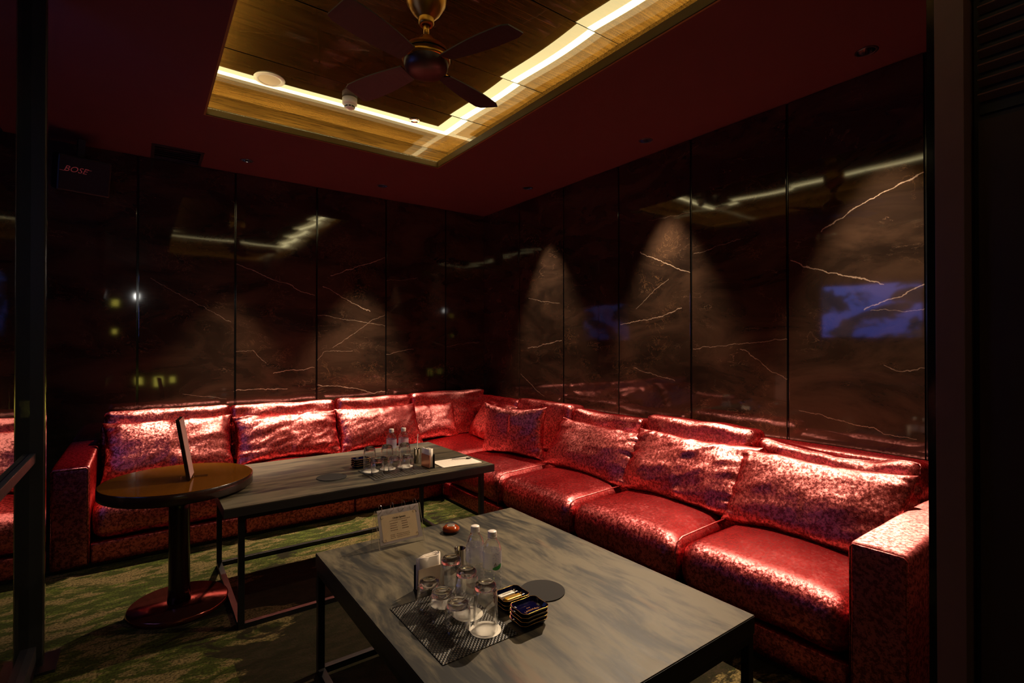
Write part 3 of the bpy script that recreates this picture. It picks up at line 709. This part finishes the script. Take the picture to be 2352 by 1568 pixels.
lumbar(2.55, 3.50, R90+0.30, 0.66, 0.44, 0.08, 46, 'upright darker red velvet pillow with pointed corners, standing forward of the row', th=0.16, pinch=0.10)
lumbar(2.595, 2.70, R90, 0.90, 0.41, 0.55, 47, 'oblong red velvet pillow between the upright pointed one and the deeply creased one', roll=0.02, fold=1.1)
lumbar(2.585, 1.905, R90, 0.87, 0.44, 0.55, 48, 'deeply creased oblong red velvet pillow opposite the front table', fold=1.7)
lumbar(2.565, 1.170, R90, 0.82, 0.43, 0.55, 49, 'oblong red velvet pillow nearest the right arm of the sofa')

# ---------------------------------------------------------------- tables
def low_table(x0, y0, x1, y1, zt, mat, label, inset=(0.0, 0.0, 0.0, 0.0), th=0.045):
    root = empty('low_table', ((x0+x1)/2, (y0+y1)/2, 0), label, 'table', 'clouded grey tables in front of the sofa')
    hx, hy = (x1-x0)/2, (y1-y0)/2
    link('tabletop', box(-hx+0.001, -hy+0.001, zt-0.004, hx-0.001, hy-0.001, zt, 0.0008), mat, root)
    link('top_edge', box(-hx, -hy, zt-th, hx, hy, zt-0.0041, 0.001), M_EDGE, root)
    L = 0.027; lx0, lx1, ly0, ly1 = -hx+inset[0], hx-inset[1], -hy+inset[2], hy-inset[3]
    for sx in (0, 1):
        for sy in (0, 1):
            a = lx0 if sx == 0 else lx1-L; b = ly0 if sy == 0 else ly1-L
            link('leg', box(a, b, 0.0, a+L, b+L, zt-th-0.0005, 0.001), M_FRAME, root)
    q = 0.0005
    for b in (ly0, ly1-L):
        link('floor_rail', box(lx0+L+q, b, 0.0, lx1-L-q, b+L, 0.024, 0.001), M_FRAME, root)
        link('top_rail', box(lx0+L+q, b, zt-th-0.026, lx1-L-q, b+L, zt-th-0.0005, 0.001), M_FRAME, root)
    for a in (lx0, lx1-L):
        link('floor_rail', box(a, ly0+L+q, 0.0, a+L, ly1-L-q, 0.024, 0.001), M_FRAME, root)
        link('top_rail', box(a, ly0+L+q, zt-th-0.026, a+L, ly1-L-q, zt-th-0.0005, 0.001), M_FRAME, root)
    return root
T1, T2 = 0.59, 0.49
low_table(0.307, 2.675, 1.812, 3.600, T1, M_TOPX, 'far low table with a clouded grey top and black frame, parallel to the back wall', (0.065, 0.06, 0.03, 0.02))
low_table(0.582, 0.855, 1.578, 2.176, T2, M_TOPY, 'front low table with a clouded grey brown top and black frame', (0.003, 0.003, 0.003, 0.003), 0.058)

rtb = empty('pedestal_table', (0.160, 3.14, 0), 'small round pedestal table with a mustard top beside the far table', 'table')
link('tabletop', lathe([(0.0, 0.608), (0.325, 0.608), (0.334, 0.614), (0.336, 0.656), (0.334, 0.662), (0.330, 0.663), (0.0, 0.663)], 96), M_MUSTARD, rtb)
link('top_edge', lathe([(0.3345, 0.609), (0.3375, 0.612), (0.3375, 0.659), (0.3345, 0.6615)], 96), M_DARKLAC, rtb, True)
link('underside', lathe([(0.0, 0.604), (0.326, 0.604), (0.3265, 0.6075), (0.0, 0.6075)], 72), M_DARKLAC, rtb)
link('column', lathe([(0.0, 0.033), (0.053, 0.033), (0.048, 0.10), (0.047, 0.5), (0.050, 0.603), (0.0, 0.6035)], 40), M_DARKLAC, rtb, True)
link('base', lathe([(0.0, 0.0), (0.218, 0.0), (0.224, 0.006), (0.224, 0.022), (0.216, 0.031), (0.0, 0.033)], 80), M_BASELAC, rtb, True)

# slim sign standing on the round table
sg = empty('table_sign', (0.205, 3.09, 0.6635), 'thin framed sign seen edge on, leaning on the round mustard table', 'sign')
sg.rotation_euler = (0, 0, -0.175)
bm = box(-0.008, -0.075, 0.004, 0.008, 0.075, 0.310, 0.001)
for vv in bm.verts: vv.co.x -= (vv.co.z)*0.16
link('panel', bm, M_DARKLAC, sg)
bm = box(0.0082, -0.070, 0.012, 0.0092, 0.070, 0.302)
for vv in bm.verts: vv.co.x -= (vv.co.z)*0.16
link('sheet', bm, simple('pinkish sign sheet', S((190, 150, 145)), 0.5), sg)
link('foot', box(-0.045, 0.000, 0.0, 0.075, 0.035, 0.004, 0.001), M_ACRYL, sg)

# ---------------------------------------------------------------- table ware
def tumbler(H, r_rim, r_base):
    w_ = 0.0022
    prof = [(r_rim, 0.0), (r_rim+0.001, H*0.35), (r_rim-0.0005, H*0.72), (r_base+0.0035, H-0.021)]
    inner = [(r_base+0.0035-w_, H-0.021), (r_rim-w_-0.0005, H*0.70), (r_rim-w_, H*0.3), (r_rim-w_, 0.0)]
    base = [(0.0, H-0.019), (r_base-0.009, H-0.0185), (r_base+0.0005, H-0.0208), (r_base+0.0035, H-0.0207), (r_base+0.002, H*0.93), (r_base-0.002, H-0.005), (r_base-0.007, H-0.001), (r_base-0.010, H),
            (r_base-0.013, H-0.002), (0.0, H-0.003)]
    return lathe(prof+inner, 48, True), lathe(base, 48)
first_glass = {}
def glass_at(kind, x, y, z, label):
    if kind not in first_glass:
        H, rr, rb = (0.145, 0.0365, 0.030) if kind == 'tall' else (0.092, 0.0385, 0.029)
        a, b = tumbler(H, rr, rb)
        o = empty('drinking_glass', (x, y, z), label, 'glass', 'tall upturned tumblers' if kind == 'tall' else 'short upturned tumblers')
        link('glass_wall', a, M_GLASS, o, True); link('glass_base', b, M_GLASSBASE, o, True)
        first_glass[kind] = o; return o
    return dup(first_glass[kind], (x, y, z), label)
me_coast = None
def coaster_at(x, y, z, label):
    global me_coast
    if me_coast is None:
        o = link('paper_coaster', lathe([(0, 0), (0.047, 0), (0.047, 0.0012), (0, 0.0012)], 48), M_COASTER); me_coast = o.data
    else: o = link('paper_coaster', None, None, mesh=me_coast)
    o.location = (x, y, z); return tag(o, label, 'coaster', 'white paper coasters')
def placemat(x0, y0, x1, y1, z, mat, label):
    o = link('placemat', box(-(x1-x0)/2, -(y1-y0)/2, 0, (x1-x0)/2, (y1-y0)/2, 0.0018, 0.0005), mat)
    o.location = ((x0+x1)/2, (y0+y1)/2, z); return tag(o, label, 'placemat')
def bottle(x, y, z, label, mark, rz=0.0):
    root = empty('water_bottle', (x, y, z), label, 'bottle', 'clear water bottles with white caps', rz)
    pr_ = [(0.0, 0.004), (0.018, 0.001), (0.027, 0.0), (0.032, 0.006)]
    for k in range(6):
        zz = 0.012+k*0.012; pr_ += [(0.0325, zz), (0.0305, zz+0.004), (0.0305, zz+0.007), (0.0325, zz+0.011)]
    pr_ += [(0.0322, 0.086), (0.0322, 0.148), (0.0318, 0.152), (0.0265, 0.168), (0.018, 0.180), (0.0125, 0.186), (0.0125, 0.196), (0.0, 0.197)]
    link('bottle_body', lathe(pr_, 48), M_PET, root, True)
    link('label_wrap', lathe([(0.0328, 0.090), (0.0328, 0.146)], 48), M_LABEL, root, True)
    link('neck_ring', lathe([(0.0128, 0.184), (0.0158, 0.185), (0.0158, 0.187), (0.0128, 0.188)], 32), M_PET, root, True)
    link('cap', lathe([(0.0, 0.212), (0.0145, 0.212), (0.0155, 0.2105), (0.0155, 0.196), (0.0152, 0.1955), (0.0157, 0.195), (0.0157, 0.190), (0.0135, 0.190)], 40), M_CAP, root, True)
    if mark:
        # recycling triangle with a 1, and a green band, facing the camera
        a0 = math.atan2(-y, -x)-rz+0.35
        def onc(a, zz, r=0.0334): return (r*math.cos(a), r*math.sin(a), zz)
        da = 0.0058/0.0334
        tri = [(0, 0.0075), (-1, -0.0045), (1, -0.0045)]
        pts = []
        for (p0, p1) in ((0, 1), (1, 2), (2, 0)):
            for s in range(5):
                f = s/5; pts.append(onc(a0+da*(tri[p0][0]*(1-f)+tri[p1][0]*f), 0.106+tri[p0][1]*(1-f)+tri[p1][1]*f))
        link('recycling_mark', tube(pts, 0.0007, 6, True), M_INK, root)
        link('recycling_number', tube([onc(a0, 0.1035), onc(a0, 0.1095)], 0.0007, 6), M_INK, root)
        bm = bmesh.new(); vs = [[bm.verts.new(onc(a0-0.3+0.09*i, zz, 0.0333)) for zz in (0.092-0.004*math.sin(i*0.3), 0.097+0.0009*i)] for i in range(13)]
        for A, B in zip(vs[:-1], vs[1:]): bm.faces.new((A[0], B[0], B[1], A[1]))
        link('green_band', bm, M_GREEN, root)
    return root
def tray(x, y, z, label, group, logo):
    root = empty('ceramic_tray', (x, y, z), label, 'tray', group)
    def outline(sx, sy):
        P = []
        n = 0.30
        for qx, qy in ((1, 1), (-1, 1), (-1, -1), (1, -1)):
            cs = [(1.0, 0.62), (0.955, 0.80), (0.80, 0.955), (0.70, 1.0)]
            if qx*qy < 0: cs = cs[::-1]
            for a, b in cs: P.append((qx*a*sx, qy*b*sy))
        # soft bulge between the corners
        out = []
        for i, p in enumerate(P):
            q = P[(i+1) % len(P)]; out.append(p)
            if math.hypot(p[0]-q[0], p[1]-q[1]) > 0.03:
                for f in (0.25, 0.5, 0.75):
                    xx = p[0]+(q[0]-p[0])*f; yy = p[1]+(q[1]-p[1])*f; k = 1-0.035*math.sin(f*PI)
                    if abs(p[0]-q[0]) > abs(p[1]-q[1]): yy *= k
                    else: xx *= k
                    out.append((xx, yy))
        return out
    lv_ = [(0.78, 0.0), (0.86, 0.004), (1.0, 0.0165), (0.965, 0.0165), (0.82, 0.006), (0.70, 0.004)]
    bm = bmesh.new(); rings = []
    for k, zz in lv_: rings.append([bm.verts.new((px*k, py*k, zz)) for px, py in outline(0.0515, 0.0425)])
    for A, B in zip(rings[:-1], rings[1:]):
        for i in range(len(A)): bm.faces.new((A[i], A[(i+1) % len(A)], B[(i+1) % len(A)], B[i]))
    bm.faces.new(rings[0][::-1]); bm.faces.new(rings[-1]); bmesh.ops.recalc_face_normals(bm, faces=bm.faces)
    link('dish', bm, M_NAVY, root, False)
    link('gilt_rim', tube([(px*0.985, py*0.985, 0.0168) for px, py in outline(0.0515, 0.0425)], 0.0008, 6, True), M_GOLD, root, True)
    if logo:
        body = 'JAGUARO'; n = len(body)
        for i, ch in enumerate(body):                       # letters set on a shallow arc
            a = (i-(n-1)/2)*0.095; R_ = 0.085
            mm = Matrix.Translation((R_*math.sin(a), -0.008-R_+R_*math.cos(a), 0.0047)) @ Matrix.Rotation(-a, 4, 'Z')
            text_obj('letter', ch, 0.0105, M_GOLDINK, root, mm)
        text_obj('small_lettering', 'CLUB', 0.0055, M_GOLDINK, root, Matrix.Translation((0, 0.006, 0.0047)))
    return root
def lighter(x, y, z, rz, mat, label):
    root = empty('cigarette_lighter', (x, y, z), label, 'lighter', rz=rz)
    link('lighter_body', box(-0.034, -0.0095, 0.0, 0.026, 0.0095, 0.011, 0.003), mat, root)
    link('lighter_stripe', box(-0.030, -0.0097, 0.0015, 0.014, -0.0094, 0.0065), M_PAPER, root)
    link('lighter_hood', box(0.0262, -0.008, 0.001, 0.038, 0.008, 0.0105, 0.0015), M_STEEL, root)
    link('lighter_wheel', at(lathe([(0.0, -0.004), (0.0045, -0.004), (0.0045, 0.004), (0.0, 0.004)], 16), 0.030, 0, 0.0125), M_STEEL, root)
    text_obj('lettering', 'JAGUARO', 0.0075, M_INK2, root, Matrix.Translation((-0.004, 0, 0.0111)) @ Matrix.Rotation(PI, 4, 'Z'))
    return root

# --- front table
e_ = 0.0006
placemat(0.654, 1.212, 0.905, 1.572, T2+e_, weave('black woven vinyl with pale flecks', 1.0, 1.0), 'black woven placemat under the glasses on the front table')
ZM = T2+0.0026
coaster_at(0.838, 1.285, ZM, 'white paper coaster under the tall glass nearest the navy trays, front table')
coaster_at(0.842, 1.392, ZM, 'white paper coaster under the middle tall glass, front table')
coaster_at(0.815, 1.500, ZM, 'white paper coaster under the tall glass beside the napkins, front table')
ZC = ZM+0.0014
glass_at('tall', 0.838, 1.285, ZC, 'tall upturned glass nearest the navy trays on the front table')
glass_at('tall', 0.840, 1.398, ZC, 'tall upturned glass in the middle of the front table placemat')
glass_at('tall', 0.845, 1.508, ZC, 'tall upturned glass between napkin holder and steel cup, front table')
glass_at('short', 0.762, 1.505, ZM+e_, 'short upturned glass in front of the napkin holder, front table')
glass_at('short', 0.763, 1.420, ZM+e_, 'short upturned glass in the middle of the short row, front table')
glass_at('short', 0.770, 1.334, ZM+e_, 'short upturned glass closest to the near edge, front table')
bottle(0.965, 1.548, T2+e_, 'clear water bottle standing farther back on the front table', False, 0.5)
bottle(0.986, 1.470, T2+e_, 'clear water bottle with a recycling mark, nearer of the front table pair', True, 0.0)
for k in range(4):
    tray(0.970+0.001*(k % 2), 1.246-0.0015*k, T2+e_+k*0.0128, ['lowest', 'second lowest', 'second', 'topmost'][k]+' navy gilt rimmed tray of the near stack on the front table' if k < 3 else 'topmost navy tray with gold lettering of the near stack on the front table', 'navy trays stacked on the front table', k == 3)
for k in range(3):
    tray(0.984-0.001*(k % 2), 1.353+0.001*k, T2+e_+k*0.0128, ['lowest navy tray of the stack under the lighters', 'middle navy tray of the stack under the lighters', 'topmost navy tray, holding the two lighters'][k], 'navy trays stacked on the front table', False)
zl = T2+e_+2*0.0128+0.0052
lighter(0.975, 1.364, zl, 0.03, M_WHITELT, 'white cigarette lighter lying in the navy tray')
lighter(0.982, 1.336, zl, 0.00, M_GOLDLT, 'gold cigarette lighter lying in the navy tray')
o = link('felt_coaster', lathe([(0, 0), (0.078, 0), (0.078, 0.003), (0, 0.003)], 72), M_FELT); o.location = (1.133, 1.374, T2+e_); tag(o, 'black round felt coaster beside the navy trays on the front table', 'coaster')

# steel stirrer cup
def steel_cup(x, y, z, h, label):
    root = empty('steel_cup', (x, y, z), label, 'cup')
    link('cup_body', lathe([(0.0, 0.0), (0.020, 0.0), (0.021, 0.002), (0.021, h-0.002), (0.0225, h), (0.0195, h-0.001), (0.0195, 0.004), (0.0, 0.004)], 40), M_STEEL, root, True)
    return root
steel_cup(1.000, 1.715, T2+e_, 0.070, 'small polished steel cup behind the bottles on the front table')
o = link('stirring_stick', tube([(0, 0, 0), (0.080, 0.045, 0.126)], 0.0013, 8), M_STEEL); o.location = (1.008, 1.715, T2+e_+0.006); tag(o, 'thin steel stirring stick standing in the front table cup', 'stirrer')

def napkin_holder(x, y, z, rz, label, lab2, face):
    root = empty('napkin_holder', (x, y, z), label, 'napkin holder', rz=rz)
    link('base', box(-0.052, -0.020, 0.0, 0.052, 0.020, 0.004, 0.001), M_FRAME, root)
    link('front_plate', box(-0.050, -0.019, 0.0042, 0.050, -0.016, 0.082, 0.001), face, root)
    link('back_plate', box(-0.050, 0.016, 0.0042, 0.050, 0.019, 0.088, 0.001), M_FRAME, root)
    n = empty('folded_napkins', (x, y, z), lab2, 'napkins', rz=rz); tag(n, kind=None)
    # a wad of napkins bent into a standing loop
    for lay, (t0, zt) in enumerate(((0.0, 0.120), (0.0055, 0.117))):
        r0 = 0.0145-t0; path = [(-0.046, -r0), (-0.01, -r0), (0.024, -r0)]
        path += [(0.026+r0*math.sin(a), -r0*math.cos(a)) for a in [PI*k/10 for k in range(1, 10)]]
        path += [(0.020, r0), (-0.015, r0*0.75), (-0.046, -r0*0.2+0.004 if lay else r0*0.45)]
        bm = bmesh.new(); vs = []
        for q_, (px, py) in enumerate(path):
            zz = zt-0.004*abs(math.sin(q_*0.9)) if q_ < len(path)-1 else zt-0.010
            vs.append([bm.verts.new((px, py, 0.006)), bm.verts.new((px*0.985, py, zz*0.6)), bm.verts.new((px*0.99, py, zz))])
        for A, B in zip(vs[:-1], vs[1:]):
            bm.faces.new((A[0], B[0], B[1], A[1])); bm.faces.new((A[1], B[1], B[2], A[2]))
        nb = link('napkin', bm, M_PAPER, n, True)
        sd = nb.modifiers.new('t', 'SOLIDIFY'); sd.thickness = 0.0045; sd.offset = 0
    return root
napkin_holder(0.822, 1.625, T2+e_, 0.0, 'upright napkin holder with a pale metal front on the front table', 'white folded napkins standing in the front table holder', simple('pale brushed metal', S((210, 190, 165)), 0.32, 0.5))

# flip menu stand
ms = empty('menu_stand', (0.91, 2.075, T2+e_), 'clear acrylic flip stand with a ringed menu page on the front table', 'menu')
def quad_plate(p, n, th): # p: four corners, offset by n*th
    bm = bmesh.new(); a = [bm.verts.new(Vector(q)) for q in p]; b = [bm.verts.new(Vector(q)+Vector(n)*th) for q in p]
    bm.faces.new(a); bm.faces.new(b[::-1])
    for i in range(4): bm.faces.new((a[i], b[i], b[(i+1) % 4], a[(i+1) % 4]))
    bmesh.ops.recalc_face_normals(bm, faces=bm.faces); return bm
HM = 0.150
link('front_sheet', quad_plate([(-0.107, -0.035, 0), (0.100, -0.035, 0), (0.100, 0.018, HM), (-0.107, 0.018, HM)], (0, -1, 0), 0.0022), M_ACRYL, ms)
link('rear_sheet', quad_plate([(-0.107, 0.060, 0), (0.100, 0.060, 0), (0.100, 0.0205, HM), (-0.107, 0.0205, HM)], (0, 1, 0), 0.0022), M_ACRYL, ms)
for px_ in (-0.107, 0.100):
    link('sheet_edge', tube([(px_, -0.0362, 0.001), (px_, 0.0168, HM)], 0.0009, 6), M_EDGECLEAR, ms)
    link('sheet_edge', tube([(px_, 0.0612, 0.001), (px_, 0.0217, HM)], 0.0007, 6), M_EDGECLEAR, ms)
tilt = math.atan2(0.053, 0.150)
pg = bpy.data.objects.new('menu_page', None)
P0 = Vector((-0.0035, -0.0295, 0.016)); ydir = Vector((0, math.sin(tilt), math.cos(tilt)))
pm = frame_m(P0, (1, 0, 0), ydir)
bm = box(-0.096, 0.0, 0.0, 0.096, 0.142, 0.0008); page = link('menu_page', bm, M_GREYPAPER, ms); page.matrix_local = pm
def onpage(name, x0, y0, x1, y1, z, mat, th=0.0003):
    return link(name, box(x0, y0, z, x1, y1, z+th), mat, page)
onpage('printed_sheet', -0.082, 0.010, 0.078, 0.117, 0.0009, M_PARCH)
text_obj('title', 'Order System', 0.0115, M_INK, page, Matrix.Translation((0.0, 0.100, 0.0016)), extrude=0.0002, space=0.9)
random.seed(3)
rows = bmesh.new()
def bar(x0, y, x1, h): bx(rows, x0, y, 0.0013, x1, y+h, 0.0015)
for r_ in range(1):
    x = -0.045
    while x < 0.045: L_ = random.uniform(0.003, 0.008); bar(x, 0.089, x+L_, 0.0018); x += L_+0.0015
for r_ in range(4):
    y = 0.078-r_*0.0095; x = -0.045; end = -0.045+random.uniform(0.026, 0.040)
    while x < end: L_ = random.uniform(0.003, 0.008); bar(x, y, min(end, x+L_), 0.0024); x += L_+0.0013
    x = 0.008; 
    while x < 0.033: L_ = random.uniform(0.004, 0.007); bar(x, y+0.001, x+L_, 0.003); x += L_+0.001
for r_ in range(3):
    y = 0.032-r_*0.0065; x = -0.048
    while x < 0.036:
        L_ = random.uniform(0.003, 0.007)
        if not -0.030 < x < -0.022: bar(x, y, x+L_, 0.0018)
        x += L_+0.0014
o = link('print_lines', rows, M_INK2, page); o['kind'] = 'stuff'
for cx, cy, a in ((-0.074, 0.109, 0), (0.070, 0.109, -PI/2), (0.070, 0.018, PI), (-0.074, 0.018, PI/2)):
    pts = [(t_*0.013*math.cos(t_*5), -t_*0.013*math.sin(t_*5), 0.0015) for t_ in [k/14 for k in range(15)]]
    o = link('corner_scroll', tube(pts, 0.0006, 5), M_INK2, page); o.location = (cx, cy, 0); o.rotation_euler = (0, 0, a)
for k in range(4):
    pts = [(0, 0.017*math.cos(a), 0.017*math.sin(a)) for a in [2*PI*i/20 for i in range(20)]]
    o = link('ring', tube(pts, 0.0009, 6, True), M_STEEL, ms, True); o.location = (-0.084+k*0.053, 0.016, HM+0.008)

# call button
cb = empty('call_button', (1.149, 2.052, T2+e_), 'glossy orange wooden call button at the rear of the front table', 'call button')
link('button_base', lathe([(0, 0), (0.036, 0), (0.037, 0.007), (0.036, 0.0085), (0, 0.0085)], 48), M_BLACK, cb, True)
link('button_body', lathe([(0.0, 0.0087), (0.0375, 0.0087), (0.0395, 0.014), (0.037, 0.022), (0.028, 0.029), (0.0205, 0.0315), (0.0, 0.0315)], 56), M_ORANGE, cb, True)
link('button_cap', lathe([(0.0, 0.034), (0.014, 0.0338), (0.0185, 0.0325), (0.0195, 0.0316)], 40), M_GREYBTN, cb, True)

# --- far table
placemat(1.052, 2.742, 1.395, 3.020, T1+e_, weave('black woven vinyl with pale stripes', 0.35, 1.4), 'black ribbed placemat under the glasses on the far table')
ZM = T1+0.0026; ZC = ZM+0.0014
for x, y, lab in ((1.108, 2.954, 'white paper coaster nearest the navy trays, far table'), (1.216, 2.955, 'white paper coaster in the middle of the far table placemat'), (1.325, 2.944, 'white paper coaster nearest the napkin holder, far table')):
    coaster_at(x, y, ZM, lab)
glass_at('tall', 1.102, 2.958, ZC, 'tall upturned glass nearest the navy trays, far table')
glass_at('tall', 1.214, 2.962, ZC, 'tall upturned glass in the middle, far table')
glass_at('tall', 1.322, 2.948, ZC, 'tall upturned glass nearest the steel cup, far table')
glass_at('short', 1.118, 2.868, ZM+e_, 'short upturned glass in front of the tall one by the trays, far table')
glass_at('short', 1.222, 2.868, ZM+e_, 'short upturned glass in the middle of the front row, far table')
glass_at('short', 1.302, 2.860, ZM+e_, 'short upturned glass at the napkin holder end, far table')
bottle(1.312, 3.130, T1+e_, 'clear water bottle on the far table, farther from the steel cup', False, 0.2)
bottle(1.392, 3.122, T1+e_, 'clear water bottle on the far table, next to the steel cup', False, 1.3)
for k in range(4):
    tray(1.098+0.001*(k % 2), 3.105, T1+e_+k*0.0128, ['lowest', 'second lowest', 'second highest', 'topmost'][k]+' navy tray of the stack at the left of the far table glasses', 'navy trays stacked on the far table', False)
for k in range(3):
    tray(1.212, 3.095, T1+e_+k*0.0128, ['lowest', 'middle', 'topmost'][k]+' navy tray of the stack behind the far table glasses', 'navy trays stacked on the far table', False)
steel_cup(1.432, 3.000, T1+e_, 0.092, 'tall polished steel cup behind the napkin holder on the far table')
o = link('drinking_straw', tube([(0, 0, 0), (0.030, 0.045, 0.17)], 0.0022, 8), M_PAPER); o.location = (1.426, 2.996, T1+e_+0.006); tag(o, 'pale straw leaning out of the far table steel cup', 'straw')
napkin_holder(1.436, 2.855, T1+e_, -PI/2+0.06, 'copper fronted napkin holder on the far table', 'white folded napkins standing in the copper holder', M_COPPER)
pp = empty('order_sheets', (1.64, 2.86, T1+e_), 'stack of white printed order sheets near the corner of the far table', 'paper', rz=-0.06)
for k in range(3):
    o = link('sheet', box(-0.135, -0.095, k*0.0016, 0.135, 0.095, k*0.0016+0.0014), M_PAPER, pp); o.rotation_euler = (0, 0, (k-1)*0.02)
rows = bmesh.new(); random.seed(5)
for r_ in range(12):
    x = -0.115
    while x < 0.10: L_ = random.uniform(0.006, 0.02); bx(rows, x, -0.08+r_*0.0135, 0.0047, x+L_, -0.0785+r_*0.0135, 0.0049); x += L_+0.004
o = link('print_lines', rows, simple('pale grey print', S((180, 170, 165)), 0.7), pp); o['kind'] = 'stuff'
pe = empty('ballpoint_pen', (1.700, 2.898, T1+e_+0.0103), 'black ballpoint pen lying on the order sheets', 'pen', rz=-0.36)
def barrel(prof, mat, nm):
    bm = lathe(prof, 16); bmesh.ops.rotate(bm, cent=(0, 0, 0), matrix=Matrix.Rotation(PI/2, 3, 'Y'), verts=bm.verts); return link(nm, bm, mat, pe, True)
barrel([(0.0, -0.070), (0.0042, -0.068), (0.0048, -0.03), (0.0048, 0.030), (0.0, 0.0301)], M_ACRYL, 'barrel')
barrel([(0.0, 0.0305), (0.0052, 0.031), (0.0052, 0.052), (0.002, 0.066), (0.0, 0.068)], M_BLACK, 'grip')
barrel([(0.0, -0.062), (0.0018, -0.062), (0.0018, 0.029), (0.0, 0.029)], M_INK, 'ink_tube')
o = link('felt_coaster', lathe([(0, 0), (0.082, 0), (0.082, 0.003), (0, 0.003)], 72), M_FELT); o.location = (0.880, 2.960, T1+e_); tag(o, 'black round felt coaster lying alone on the far table', 'coaster')
